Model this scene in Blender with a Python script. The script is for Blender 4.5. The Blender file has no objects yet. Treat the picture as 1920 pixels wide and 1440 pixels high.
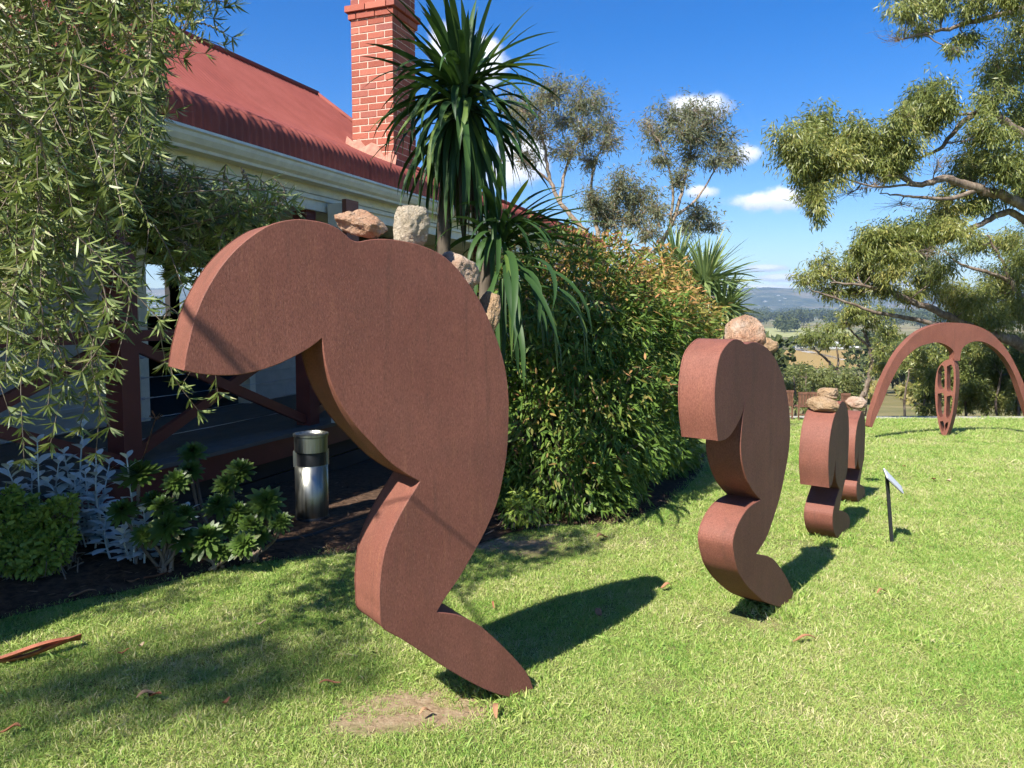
import bpy, bmesh, math, random
import numpy as np
from mathutils import Vector, Matrix, noise as mnoise

SC = bpy.context.scene
COL = SC.collection
R = math.radians
random.seed(7)

# ------------------------------------------------------------------ camera, sky, sun, exposure
CAM_H = 1.6
FPX = 1420.0                      # focal length in pixels of the 1920 px wide photograph
PITCH = R(4.0)
PCX, PCY = 960.0, 680.0
cam_data = bpy.data.cameras.new('camera')
cam = bpy.data.objects.new('camera', cam_data)
COL.objects.link(cam)
cam.location = (0, 0, CAM_H)
cam.rotation_euler = (R(90) - PITCH, 0, 0)
cam_data.sensor_width = 36.0
cam_data.lens = 36.0 * FPX / 1920.0
cam_data.shift_y = -(720.0 - PCY) / 1920.0
cam_data.clip_start = 0.05
cam_data.clip_end = 30000
SC.camera = cam

SUN_EL, SUN_AZ = R(46), R(217)    # azimuth clockwise from +Y
SUN_DIR = Vector((math.sin(SUN_AZ) * math.cos(SUN_EL), math.cos(SUN_AZ) * math.cos(SUN_EL), math.sin(SUN_EL)))

def ray(px, py):
    a = (px - PCX) / FPX
    b = -(py - PCY) / FPX
    return Vector((a, math.cos(PITCH) + b * math.sin(PITCH), -math.sin(PITCH) + b * math.cos(PITCH)))

world = bpy.data.worlds.new('World')
SC.world = world
world.use_nodes = True
world.cycles.sampling_method = 'MANUAL'
world.cycles.sample_map_resolution = 1024
wt = world.node_tree
bg = wt.nodes['Background']
sky = wt.nodes.new('ShaderNodeTexSky')
sky.sky_type = 'NISHITA'
sky.sun_disc = False
sky.sun_elevation = SUN_EL
sky.sun_rotation = SUN_AZ
sky.air_density = 1.0
sky.dust_density = 0.25
sky.ozone_density = 3.0
sky.altitude = 200
bg.inputs[1].default_value = 0.085

def wnode(t, **kw):
    n = wt.nodes.new(t)
    for k, v in kw.items():
        setattr(n, k, v)
    return n
def wmath(op, a, b=None, c=None):
    n = wnode('ShaderNodeMath', operation=op)
    for i, x in enumerate((a, b, c)):
        if x is None: continue
        if isinstance(x, (int, float)): n.inputs[i].default_value = x
        else: wt.links.new(x, n.inputs[i])
    return n.outputs[0]
tc = wnode('ShaderNodeTexCoord')
DIRW = tc.outputs['Generated']
nz1 = wnode('ShaderNodeTexNoise'); nz1.inputs['Scale'].default_value = 22; nz1.inputs['Detail'].default_value = 7; nz1.inputs['Roughness'].default_value = 0.62
wt.links.new(DIRW, nz1.inputs['Vector'])
nz2 = wnode('ShaderNodeTexNoise'); nz2.inputs['Scale'].default_value = 60; nz2.inputs['Detail'].default_value = 5
wt.links.new(DIRW, nz2.inputs['Vector'])
NZ = wmath('ADD', wmath('MULTIPLY', wmath('SUBTRACT', nz1.outputs[0], 0.5), 2.6), wmath('MULTIPLY', wmath('SUBTRACT', nz2.outputs[0], 0.5), 1.0))
# cumulus heaps standing in the sky: direction, half width, half height (as photograph pixels), opacity
CLOUDS = [(838, 88, 46, 48, 1.0), (902, 118, 58, 62, 1.05), (1312, 200, 64, 32, .95), (985, 295, 62, 60, 1.0), (950, 330, 50, 40, .9),
          (1420, 378, 62, 27, 1.0), (1462, 372, 52, 33, 1.05), (1312, 360, 36, 15, .85), (1435, 503, 46, 10, 1.1), (1462, 521, 60, 10, 1.1),
          (1425, 542, 80, 12, 1.1), (1195, 497, 62, 18, .7), (1405, 288, 40, 24, .5), (1140, 480, 44, 18, .55),
          (1700, 530, 95, 12, .6), (-300, 330, 130, 60, .8), (2300, 380, 150, 45, .9), (2700, 250, 170, 70, .9)]
val = None; bot = None
for (px, py, rx, ry, op) in CLOUDS:
    c = ray(px, py).normalized()
    rt = Vector((c.y, -c.x, 0)).normalized(); up = rt.cross(c).normalized()
    k = (ray(px + 1, py).normalized() - c).length
    mp = wnode('ShaderNodeMapping', vector_type='TEXTURE')
    Rm = Matrix((rt, up, -c)).transposed()
    mp.inputs['Location'].default_value = c; mp.inputs['Rotation'].default_value = Rm.to_euler('XYZ'); mp.inputs['Scale'].default_value = (rx * k, ry * k, 0.5)
    wt.links.new(DIRW, mp.inputs['Vector'])
    ln = wnode('ShaderNodeVectorMath', operation='LENGTH'); wt.links.new(mp.outputs[0], ln.inputs[0])
    v = wmath('MULTIPLY_ADD', ln.outputs['Value'], -op, op)
    sxyz = wnode('ShaderNodeSeparateXYZ'); wt.links.new(mp.outputs[0], sxyz.inputs[0])
    b = wmath('MULTIPLY', wmath('MAXIMUM', v, 0.0), wmath('MULTIPLY_ADD', sxyz.outputs[1], 1.0, 0.6))
    val = v if val is None else wmath('MAXIMUM', val, v)
    bot = b if bot is None else wmath('MAXIMUM', bot, b)
mr = wnode('ShaderNodeMapRange', interpolation_type='SMOOTHSTEP')
wt.links.new(wmath('MULTIPLY_ADD', NZ, 0.46, val), mr.inputs[0]); mr.inputs[1].default_value = 0.0; mr.inputs[2].default_value = 0.48
mask = mr.outputs[0]
shade = wmath('MINIMUM', wmath('MAXIMUM', wmath('MULTIPLY_ADD', bot, 1.7, wmath('MULTIPLY', NZ, 0.4)), 0.0), 1.0)
cr = wnode('ShaderNodeMix', data_type='RGBA')
wt.links.new(shade, cr.inputs[0]); cr.inputs[6].default_value = (4.9, 5.4, 6.6, 1); cr.inputs[7].default_value = (8.6, 8.7, 8.9, 1)
hs = wnode('ShaderNodeHueSaturation'); hs.inputs['Saturation'].default_value = 1.50; hs.inputs['Value'].default_value = 0.97; hs.inputs['Hue'].default_value = 0.514
wt.links.new(sky.outputs[0], hs.inputs['Color'])
mx = wnode('ShaderNodeMix', data_type='RGBA')
wt.links.new(mask, mx.inputs[0]); wt.links.new(hs.outputs[0], mx.inputs[6]); wt.links.new(cr.outputs[2], mx.inputs[7])
wt.links.new(mx.outputs[2], bg.inputs[0])

sun_data = bpy.data.lights.new('sun', 'SUN')
sun_data.energy = 5.0
sun_data.angle = R(0.53)
sun_data.color = (1.0, 0.955, 0.88)
sun = bpy.data.objects.new('sun', sun_data)
COL.objects.link(sun)
sun.location = SUN_DIR * 40
sun.rotation_euler = (-SUN_DIR).to_track_quat('-Z', 'Y').to_euler()

vs = SC.view_settings
vs.view_transform = 'Standard'
try: vs.look = 'None'
except Exception: pass
vs.exposure = 1.08
vs.gamma = 1.0
vs.use_curve_mapping = False
SC.cycles.max_bounces = 4
SC.cycles.diffuse_bounces = 3
SC.cycles.glossy_bounces = 2
SC.cycles.transparent_max_bounces = 6
SC.cycles.volume_bounces = 0
SC.cycles.use_adaptive_sampling = True
SC.cycles.adaptive_threshold = 0.03

# ------------------------------------------------------------------ terrain height and pixel helpers
def sp(x, k=1.2):
    return math.log1p(math.exp(min(40.0, x * k))) / k if x * k < 40 else x
def hz(x, y):
    z = -0.071 * sp(y - 6.0)
    if y > 16.8:
        t = min(1.0, (y - 16.8) / 5.0); t = t * t * (3 - 2 * t)
        z -= 1.5 * t
    if y > 20: z -= 0.02 * (y - 20)
    if y > 24:
        z += 0.9 * math.sin(x * 0.045 + 1.0) * min(1, (y - 24) / 60) * math.sin(y * 0.03)
    a = max(abs(x) - 40, 0) * 0.02
    z -= a
    k = 1.5
    d = (z + 22.0) / k
    return -22.0 + k * sp(d, 1.0)
def at(px, py, Y):
    r = ray(px, py)
    return Vector((0, 0, CAM_H)) + r * (Y / r.y)
def ground(px, py):
    r = ray(px, py)
    t = 0.5
    p = Vector((0, 0, CAM_H))
    while t < 4000:
        q = p + r * t
        if q.z <= hz(q.x, q.y):
            break
        t *= 1.004
    lo, hi = t / 1.004, t
    for _ in range(24):
        m = (lo + hi) / 2
        q = p + r * m
        if q.z <= hz(q.x, q.y): hi = m
        else: lo = m
    q = p + r * hi
    return Vector((q.x, q.y, hz(q.x, q.y)))

# ------------------------------------------------------------------ objects
def tag(o, label=None, cat=None, group=None, kind=None):
    if label: o['label'] = label
    if cat: o['category'] = cat
    if group: o['group'] = group
    if kind: o['kind'] = kind
    return o
def empty(name, loc, label=None, cat=None, group=None):
    o = bpy.data.objects.new(name, None)
    o.empty_display_size = 0.1
    o.location = loc
    COL.objects.link(o)
    return tag(o, label, cat, group)
def link(name, me, parent=None, origin=None):
    """mesh in world coordinates -> object; parented objects keep world coordinates, else origin moves to its base"""
    o = bpy.data.objects.new(name, me)
    COL.objects.link(o)
    if parent is not None:
        o.parent = parent
        if parent.parent is None: o.location = -Vector(parent.location)
    elif origin is not None:
        me.transform(Matrix.Translation(-Vector(origin)))
        o.location = origin
    return o
def np_mesh(name, V, F, mat, rnd=None, smooth=False, tip=None):
    V = np.ascontiguousarray(V, dtype=np.float32); F = np.ascontiguousarray(F, dtype=np.int32)
    me = bpy.data.meshes.new(name)
    n, k = F.shape
    me.vertices.add(len(V)); me.vertices.foreach_set('co', V.ravel())
    me.loops.add(n * k); me.loops.foreach_set('vertex_index', F.ravel())
    me.polygons.add(n)
    me.polygons.foreach_set('loop_start', np.arange(0, n * k, k, dtype=np.int32))
    me.polygons.foreach_set('loop_total', np.full(n, k, dtype=np.int32))
    if smooth: me.polygons.foreach_set('use_smooth', np.ones(n, dtype=bool))
    me.update(calc_edges=True)
    if rnd is not None:
        a = me.attributes.new('rnd', 'FLOAT', 'POINT'); a.data.foreach_set('value', np.ascontiguousarray(rnd, dtype=np.float32))
    if tip is not None:
        a = me.attributes.new('tip', 'FLOAT', 'POINT'); a.data.foreach_set('value', np.ascontiguousarray(tip, dtype=np.float32))
    if mat: me.materials.append(mat)
    return me

class MB:
    """collects shapes, builds ONE mesh object"""
    def __init__(self, M=None):
        self.v = []; self.f = []; self.M = M
    def add(self, vs_, fs):
        b = len(self.v)
        if self.M is not None: vs_ = [self.M @ Vector(p) for p in vs_]
        self.v += [tuple(p) for p in vs_]
        self.f += [tuple(b + i for i in f) for f in fs]
        return self
    def box(self, lo, hi):
        x0, y0, z0 = lo; x1, y1, z1 = hi
        return self.add([(x0, y0, z0), (x1, y0, z0), (x1, y1, z0), (x0, y1, z0), (x0, y0, z1), (x1, y0, z1), (x1, y1, z1), (x0, y1, z1)],
                 [(0, 3, 2, 1), (4, 5, 6, 7), (0, 1, 5, 4), (1, 2, 6, 5), (2, 3, 7, 6), (3, 0, 4, 7)])
    def bar(self, a, b, w, h, up=(0, 0, 1)):
        a = Vector(a); b = Vector(b)
        t = (b - a).normalized(); s = t.cross(Vector(up)).normalized(); u = s.cross(t)
        P = []
        for c in (a, b):
            for i, j in ((-1, -1), (1, -1), (1, 1), (-1, 1)):
                P.append(c + s * (i * w / 2) + u * (j * h / 2))
        return self.add(P, [(0, 1, 2, 3), (7, 6, 5, 4), (0, 4, 5, 1), (1, 5, 6, 2), (2, 6, 7, 3), (3, 7, 4, 0)])
    def tube(self, pts, rad, n=8, caps=True):
        pts = [Vector(p) for p in pts]
        if not hasattr(rad, '__len__'): rad = [rad] * len(pts)
        P = []
        for i, p in enumerate(pts):
            t = (pts[min(i + 1, len(pts) - 1)] - pts[max(i - 1, 0)]).normalized()
            s = t.cross(Vector((0.31, 0.17, 0.93))).normalized(); u = s.cross(t)
            for k in range(n):
                a = 2 * math.pi * k / n
                P.append(p + (s * math.cos(a) + u * math.sin(a)) * rad[i])
        Fs = []
        for i in range(len(pts) - 1):
            for k in range(n):
                Fs.append((i * n + k, i * n + (k + 1) % n, (i + 1) * n + (k + 1) % n, (i + 1) * n + k))
        if caps:
            Fs.append(tuple(range(n - 1, -1, -1))); Fs.append(tuple((len(pts) - 1) * n + k for k in range(n)))
        return self.add(P, Fs)
    def lathe(self, c, prof, n=32):
        P = []; Fs = []
        for (r, z) in prof:
            for k in range(n):
                a = 2 * math.pi * k / n
                P.append((c[0] + r * math.cos(a), c[1] + r * math.sin(a), c[2] + z))
        for i in range(len(prof) - 1):
            for k in range(n):
                Fs.append((i * n + k, i * n + (k + 1) % n, (i + 1) * n + (k + 1) % n, (i + 1) * n + k))
        return self.add(P, Fs)
    def prism(self, outline, a0, a1):
        """outline in (y,z), extruded along x from a0 to a1"""
        n = len(outline)
        P = [(a0, y, z) for y, z in outline] + [(a1, y, z) for y, z in outline]
        Fs = [tuple(range(n)), tuple(range(2 * n - 1, n - 1, -1))]
        for i in range(n): Fs.append((i, n + i, n + (i + 1) % n, (i + 1) % n))
        return self.add(P, Fs)
    def build(self, name, mat, parent=None, smooth=False, origin=None):
        me = bpy.data.meshes.new(name)
        me.from_pydata(self.v, [], self.f)
        if smooth: me.polygons.foreach_set('use_smooth', np.ones(len(me.polygons), dtype=bool))
        me.materials.append(mat)
        me.update()
        bm = bmesh.new(); bm.from_mesh(me); bmesh.ops.recalc_face_normals(bm, faces=bm.faces); bm.to_mesh(me); bm.free()
        return link(name, me, parent, origin)

# ------------------------------------------------------------------ materials
def new_mat(name):
    m = bpy.data.materials.new(name); m.use_nodes = True
    nt = m.node_tree
    return m, nt, nt.nodes['Principled BSDF']
def N(nt, t, **kw):
    n = nt.nodes.new(t)
    for k, v in kw.items(): setattr(n, k, v)
    return n
def ramp(nt, fac, stops):
    r = N(nt, 'ShaderNodeValToRGB')
    e = r.color_ramp.elements
    while len(e) < len(stops): e.new(0.5)
    for i, (p, c) in enumerate(stops):
        e[i].position = p; e[i].color = (c[0], c[1], c[2], 1)
    nt.links.new(fac, r.inputs[0])
    return r.outputs[0]
def noise_out(nt, scale, detail=4, rough=0.55, vec=None, obj=True, dist=0):
    n = N(nt, 'ShaderNodeTexNoise')
    n.inputs['Scale'].default_value = scale; n.inputs['Detail'].default_value = detail; n.inputs['Roughness'].default_value = rough
    n.inputs['Distortion'].default_value = dist
    if vec is None:
        g = N(nt, 'ShaderNodeNewGeometry'); vec = g.outputs['Position']
    nt.links.new(vec, n.inputs['Vector'])
    return n.outputs[0]
def mixc(nt, fac, a, b, mode='MIX'):
    m = N(nt, 'ShaderNodeMix', data_type='RGBA'); m.blend_type = mode
    if isinstance(fac, (int, float)): m.inputs[0].default_value = fac
    else: nt.links.new(fac, m.inputs[0])
    for i, x in ((6, a), (7, b)):
        if isinstance(x, (tuple, list)): m.inputs[i].default_value = (x[0], x[1], x[2], 1)
        else: nt.links.new(x, m.inputs[i])
    return m.outputs[2]
def mth(nt, op, a, b=None):
    m = N(nt, 'ShaderNodeMath', operation=op)
    for i, x in enumerate((a, b)):
        if x is None: continue
        if isinstance(x, (int, float)): m.inputs[i].default_value = x
        else: nt.links.new(x, m.inputs[i])
    return m.outputs[0]
def maprange(nt, v, a, b, c=0.0, d=1.0):
    m = N(nt, 'ShaderNodeMapRange'); nt.links.new(v, m.inputs[0])
    for i, x in ((1, a), (2, b), (3, c), (4, d)): m.inputs[i].default_value = x
    return m.outputs[0]
def bump(nt, p, h, strength=0.3, dist=0.01):
    b = N(nt, 'ShaderNodeBump'); b.inputs['Strength'].default_value = strength; b.inputs['Distance'].default_value = dist
    nt.links.new(h, b.inputs['Height']); nt.links.new(b.outputs[0], p.inputs['Normal'])
def simple(name, col, rough=0.6, var=0.12, scale=6.0, metal=0.0, bmp=0.0, bscale=60, spec=0.4):
    m, nt, p = new_mat(name)
    n = noise_out(nt, scale, 5, 0.6)
    lo = tuple(c * (1 - var) for c in col); hi = tuple(min(1, c * (1 + var)) for c in col)
    nt.links.new(ramp(nt, n, [(0.3, lo), (0.7, hi)]), p.inputs['Base Color'])
    p.inputs['Roughness'].default_value = rough; p.inputs['Metallic'].default_value = metal
    p.inputs['Specular IOR Level'].default_value = spec
    if bmp: bump(nt, p, noise_out(nt, bscale, 4), bmp, 0.004)
    return m
def leaf_mat(name, c0, c1, c2=None, tipc=None, trans=0.3, rough=0.45, spec=0.35):
    m, nt, p = new_mat(name)
    a = N(nt, 'ShaderNodeAttribute', attribute_name='rnd')
    stops = [(0.0, c0), (0.75, c1)] + ([(1.0, c2)] if c2 else [])
    col = ramp(nt, a.outputs['Fac'], stops)
    if tipc:
        t = N(nt, 'ShaderNodeAttribute', attribute_name='tip')
        col = mixc(nt, t.outputs['Fac'], col, tipc)
    nt.links.new(col, p.inputs['Base Color'])
    p.inputs['Roughness'].default_value = rough; p.inputs['Specular IOR Level'].default_value = spec
    tr = N(nt, 'ShaderNodeBsdfTranslucent')
    h = N(nt, 'ShaderNodeHueSaturation'); h.inputs['Hue'].default_value = 0.485; h.inputs['Value'].default_value = 1.3; h.inputs['Saturation'].default_value = 1.1
    nt.links.new(col, h.inputs['Color']); nt.links.new(h.outputs[0], tr.inputs[0])
    ms = N(nt, 'ShaderNodeMixShader'); ms.inputs[0].default_value = trans
    nt.links.new(p.outputs[0], ms.inputs[1]); nt.links.new(tr.outputs[0], ms.inputs[2])
    nt.links.new(ms.outputs[0], nt.nodes['Material Output'].inputs['Surface'])
    return m

def corten_mat():
    m, nt, p = new_mat('weathering_steel')
    tcn = N(nt, 'ShaderNodeNewGeometry')
    mp = N(nt, 'ShaderNodeMapping'); mp.inputs['Scale'].default_value = (1, 1, 0.25)
    nt.links.new(tcn.outputs['Position'], mp.inputs['Vector'])
    big = noise_out(nt, 2.2, 5, 0.6)
    streak = noise_out(nt, 9, 6, 0.65, mp.outputs[0])
    mp2 = N(nt, 'ShaderNodeMapping'); mp2.inputs['Scale'].default_value = (1, 1, 0.4)
    nt.links.new(tcn.outputs['Position'], mp2.inputs['Vector'])
    fine = noise_out(nt, 240, 3, 0.7, mp2.outputs[0])
    fine2 = noise_out(nt, 420, 2, 0.6)
    base = ramp(nt, big, [(0.3, (0.185, 0.064, 0.043)), (0.7, (0.252, 0.094, 0.063))])
    base = mixc(nt, maprange(nt, streak, 0.48, 0.72), base, (0.185, 0.070, 0.046))
    blotch = noise_out(nt, 1.3, 7, 0.72, dist=0.6)
    base = mixc(nt, maprange(nt, blotch, 0.52, 0.68, 0, 0.40), base, (0.135, 0.062, 0.045))
    base = mixc(nt, maprange(nt, blotch, 0.44, 0.32, 0, 0.28), base, (0.29, 0.115, 0.062))
    mp3 = N(nt, 'ShaderNodeMapping'); mp3.inputs['Scale'].default_value = (1, 1, 0.06)
    nt.links.new(tcn.outputs['Position'], mp3.inputs['Vector'])
    runs = noise_out(nt, 22, 5, 0.7, mp3.outputs[0])
    base = mixc(nt, maprange(nt, runs, 0.56, 0.70, 0, 0.5), base, (0.12, 0.055, 0.038))
    base = mixc(nt, maprange(nt, runs, 0.42, 0.30, 0, 0.35), base, (0.33, 0.14, 0.075))
    dk = maprange(nt, fine, 0.5, 0.36)
    base = mixc(nt, mth(nt, 'MULTIPLY', dk, 0.55), base, (0.095, 0.036, 0.024))
    lt = maprange(nt, fine, 0.56, 0.72)
    base = mixc(nt, mth(nt, 'MULTIPLY', lt, 0.5), base, (0.36, 0.17, 0.115))
    sp2 = maprange(nt, noise_out(nt, 40, 6, 0.8), 0.70, 0.78)
    base = mixc(nt, mth(nt, 'MULTIPLY', sp2, 0.6), base, (0.42, 0.22, 0.15))
    nt.links.new(base, p.inputs['Base Color'])
    nt.links.new(maprange(nt, fine2, 0.3, 0.7, 0.55, 0.8), p.inputs['Roughness'])
    p.inputs['Specular IOR Level'].default_value = 0.32
    bump(nt, p, mth(nt, 'ADD', fine, fine2), 0.35, 0.0025)
    return m
def rock_mat(name, a, b, c):
    m, nt, p = new_mat(name)
    n1 = noise_out(nt, 9, 6, 0.65); n2 = noise_out(nt, 38, 6, 0.7); n3 = noise_out(nt, 110, 4, 0.7)
    col = ramp(nt, n1, [(0.3, a), (0.52, b), (0.72, c)])
    col = mixc(nt, mth(nt, 'MULTIPLY', maprange(nt, n2, 0.55, 0.7), 0.65), col, (0.16, 0.10, 0.06))
    col = mixc(nt, mth(nt, 'MULTIPLY', maprange(nt, n3, 0.55, 0.7), 0.5), col, (0.54, 0.44, 0.33))
    nt.links.new(col, p.inputs['Base Color']); p.inputs['Roughness'].default_value = 0.92
    p.inputs['Specular IOR Level'].default_value = 0.15
    bump(nt, p, mth(nt, 'ADD', n2, n3), 1.0, 0.02)
    return m
def grass_mat():
    m, nt, p = new_mat('grass_blade')
    oi = N(nt, 'ShaderNodeObjectInfo')
    a = N(nt, 'ShaderNodeAttribute', attribute_name='rnd')
    big = noise_out(nt, 1.1, 6, 0.72)
    v = mth(nt, 'ADD', mth(nt, 'MULTIPLY', oi.outputs['Random'], 0.45), mth(nt, 'ADD', mth(nt, 'MULTIPLY', a.outputs['Fac'], 0.35), mth(nt, 'MULTIPLY', mth(nt, 'SUBTRACT', big, 0.26), 1.0)))
    col = ramp(nt, v, [(0.14, (0.13, 0.285, 0.045)), (0.40, (0.24, 0.40, 0.07)), (0.66, (0.38, 0.48, 0.115)), (0.87, (0.52, 0.52, 0.20)), (1.0, (0.67, 0.59, 0.34))])
    nt.links.new(col, p.inputs['Base Color']); p.inputs['Roughness'].default_value = 0.5; p.inputs['Specular IOR Level'].default_value = 0.3
    tr = N(nt, 'ShaderNodeBsdfTranslucent'); nt.links.new(col, tr.inputs[0])
    ms = N(nt, 'ShaderNodeMixShader'); ms.inputs[0].default_value = 0.3
    nt.links.new(p.outputs[0], ms.inputs[1]); nt.links.new(tr.outputs[0], ms.inputs[2])
    nt.links.new(ms.outputs[0], nt.nodes['Material Output'].inputs['Surface'])
    return m
# bare earth patches on the lawn: (x, y, rx, ry, strength)
def gxy(px, py):
    q = ground(px, py); return q.x, q.y
BARE = []
for (px, py, rx, ry, s) in [(790, 1330, .32, .13, 1.0), (690, 1360, .22, .08, .8), (900, 1335, .20, .07, .9), (1420, 1160, .26, .16, .75), (1560, 1020, .30, .18, .55),
                            (1000, 1035, .45, .14, .8), (930, 1015, .4, .25, .9), (1180, 1010, .35, .12, .5), (1600, 945, .25, .15, .5), (1060, 1060, .3, .08, .5),
                            (1767, 1195, .12, .07, .9), (1850, 930, .5, .18, .35), (1230, 1290, .2, .1, .4), (1860, 1330, .25, .1, .35), (620, 1120, .25, .12, .35)]:
    x, y = gxy(px, py); BARE.append((x, y, rx, ry, s))
def bare_np(x, y):
    b = np.zeros_like(x)
    for (cx, cy, rx, ry, s) in BARE:
        d = np.sqrt(((x - cx) / rx) ** 2 + ((y - cy) / ry) ** 2)
        b = np.maximum(b, s * np.clip(1.5 - d, 0, 1))
    return b
def ground_mat():
    m, nt, p = new_mat('ground')
    g = N(nt, 'ShaderNodeNewGeometry'); sx = N(nt, 'ShaderNodeSeparateXYZ'); nt.links.new(g.outputs['Position'], sx.inputs[0])
    X, Y = sx.outputs[0], sx.outputs[1]
    soil = ramp(nt, noise_out(nt, 26, 6, 0.7), [(0.3, (0.17, 0.115, 0.065)), (0.5, (0.30, 0.215, 0.13)), (0.7, (0.40, 0.31, 0.20))])
    turf = ramp(nt, noise_out(nt, 60, 5, 0.7), [(0.3, (0.11, 0.12, 0.04)), (0.7, (0.21, 0.22, 0.075))])
    a = N(nt, 'ShaderNodeAttribute', attribute_name='bare')
    bm_ = maprange(nt, mth(nt, 'ADD', a.outputs['Fac'], mth(nt, 'MULTIPLY', mth(nt, 'SUBTRACT', noise_out(nt, 7, 5, .7), 0.5), 0.9)), 0.35, 0.65)
    near = mixc(nt, bm_, turf, soil)
    slope = ramp(nt, noise_out(nt, 0.25, 6, 0.65), [(0.3, (0.10, 0.115, 0.04)), (0.5, (0.19, 0.165, 0.07)), (0.7, (0.26, 0.21, 0.10))])
    vor = N(nt, 'ShaderNodeTexVoronoi'); vor.inputs['Scale'].default_value = 0.0052
    nt.links.new(g.outputs['Position'], vor.inputs['Vector'])
    sv = N(nt, 'ShaderNodeSeparateColor'); nt.links.new(vor.outputs['Color'], sv.inputs[0])
    fields = ramp(nt, sv.outputs[0], [(0.0, (0.10, 0.12, 0.045)), (0.3, (0.22, 0.18, 0.08)), (0.5, (0.15, 0.16, 0.06)), (0.75, (0.30, 0.25, 0.13)), (1.0, (0.12, 0.11, 0.05))])
    fields = mixc(nt, 0.35, fields, ramp(nt, noise_out(nt, 0.03, 6, .7), [(0.3, (0.09, 0.10, 0.04)), (0.7, (0.30, 0.25, 0.13))]))
    c = mixc(nt, maprange(nt, Y, 17.2, 18.5), near, slope)
    c = mixc(nt, maprange(nt, Y, 170, 260), c, fields)
    nt.links.new(c, p.inputs['Base Color']); p.inputs['Roughness'].default_value = 0.95; p.inputs['Specular IOR Level'].default_value = 0.1
    bump(nt, p, noise_out(nt, 45, 5, .7), 0.6, 0.02)
    return m
def roof_mat():
    m, nt, p = new_mat('red_roof_paint')
    oi = N(nt, 'ShaderNodeObjectInfo')
    n = noise_out(nt, 3.0, 6, 0.6)
    c = ramp(nt, n, [(0.25, (0.185, 0.046, 0.036)), (0.5, (0.225, 0.058, 0.044)), (0.75, (0.26, 0.074, 0.058))])
    c = mixc(nt, mth(nt, 'MULTIPLY', oi.outputs['Random'], 0.18), c, (0.33, 0.115, 0.085))
    nt.links.new(c, p.inputs['Base Color']); p.inputs['Roughness'].default_value = 0.7; p.inputs['Specular IOR Level'].default_value = 0.2
    return m
def brick_mat():
    m, nt, p = new_mat('red_brick')
    oi = N(nt, 'ShaderNodeObjectInfo')
    c = ramp(nt, oi.outputs['Random'], [(0.0, (0.29, 0.085, 0.055)), (0.5, (0.37, 0.11, 0.072)), (0.85, (0.43, 0.145, 0.095)), (1.0, (0.27, 0.09, 0.07))])
    n = noise_out(nt, 40, 5, 0.7)
    c = mixc(nt, mth(nt, 'MULTIPLY', maprange(nt, n, 0.5, 0.75), 0.45), c, (0.48, 0.24, 0.16))
    nt.links.new(c, p.inputs['Base Color']); p.inputs['Roughness'].default_value = 0.9; p.inputs['Specular IOR Level'].default_value = 0.15
    bump(nt, p, n, 0.6, 0.006)
    return m
def steel_mat():
    m, nt, p = new_mat('brushed_steel')
    g = N(nt, 'ShaderNodeNewGeometry'); mp = N(nt, 'ShaderNodeMapping'); mp.inputs['Scale'].default_value = (60, 60, 1.5)
    nt.links.new(g.outputs['Position'], mp.inputs['Vector'])
    n = noise_out(nt, 1.0, 4, .6, mp.outputs[0])
    nt.links.new(ramp(nt, n, [(0.3, (0.27, 0.27, 0.24)), (0.7, (0.42, 0.42, 0.37))]), p.inputs['Base Color'])
    p.inputs['Metallic'].default_value = 1.0
    nt.links.new(maprange(nt, n, 0.3, 0.7, 0.30, 0.48), p.inputs['Roughness'])
    return m
def bark_mat(name, a, b, c):
    m, nt, p = new_mat(name)
    g = N(nt, 'ShaderNodeNewGeometry'); mp = N(nt, 'ShaderNodeMapping'); mp.inputs['Scale'].default_value = (6, 6, 1.6)
    nt.links.new(g.outputs['Position'], mp.inputs['Vector'])
    n = noise_out(nt, 1.6, 6, .7, mp.outputs[0])
    nt.links.new(ramp(nt, n, [(0.3, a), (0.5, b), (0.7, c)]), p.inputs['Base Color'])
    p.inputs['Roughness'].default_value = 0.9; p.inputs['Specular IOR Level'].default_value = 0.15
    bump(nt, p, n, 0.6, 0.02)
    return m
def hill_mat():
    m, nt, p = new_mat('wooded_hills')
    n1 = noise_out(nt, 0.0035, 7, 0.6); n2 = noise_out(nt, 0.012, 7, 0.8); n3 = noise_out(nt, 0.03, 3, 0.6)
    c = ramp(nt, n2, [(0.38, (0.018, 0.030, 0.016)), (0.52, (0.06, 0.07, 0.035)), (0.66, (0.15, 0.145, 0.08))])
    c = mixc(nt, maprange(nt, n1, 0.55, 0.66, 0, 0.8), c, (0.20, 0.16, 0.10))
    c = mixc(nt, maprange(nt, n3, 0.66, 0.69, 0, 0.8), c, (0.70, 0.66, 0.60))
    nt.links.new(c, p.inputs['Base Color']); p.inputs['Roughness'].default_value = 1.0; p.inputs['Specular IOR Level'].default_value = 0.0
    return m
def board_mat(name, col, rough=0.55):
    m, nt, p = new_mat(name)
    oi = N(nt, 'ShaderNodeObjectInfo')
    n = noise_out(nt, 8, 6, 0.65)
    c = ramp(nt, n, [(0.3, tuple(x * .82 for x in col)), (0.7, tuple(min(1, x * 1.08) for x in col))])
    c = mixc(nt, mth(nt, 'MULTIPLY', oi.outputs['Random'], 0.2), c, tuple(x * .75 for x in col))
    nt.links.new(c, p.inputs['Base Color']); p.inputs['Roughness'].default_value = rough
    return m

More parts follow.
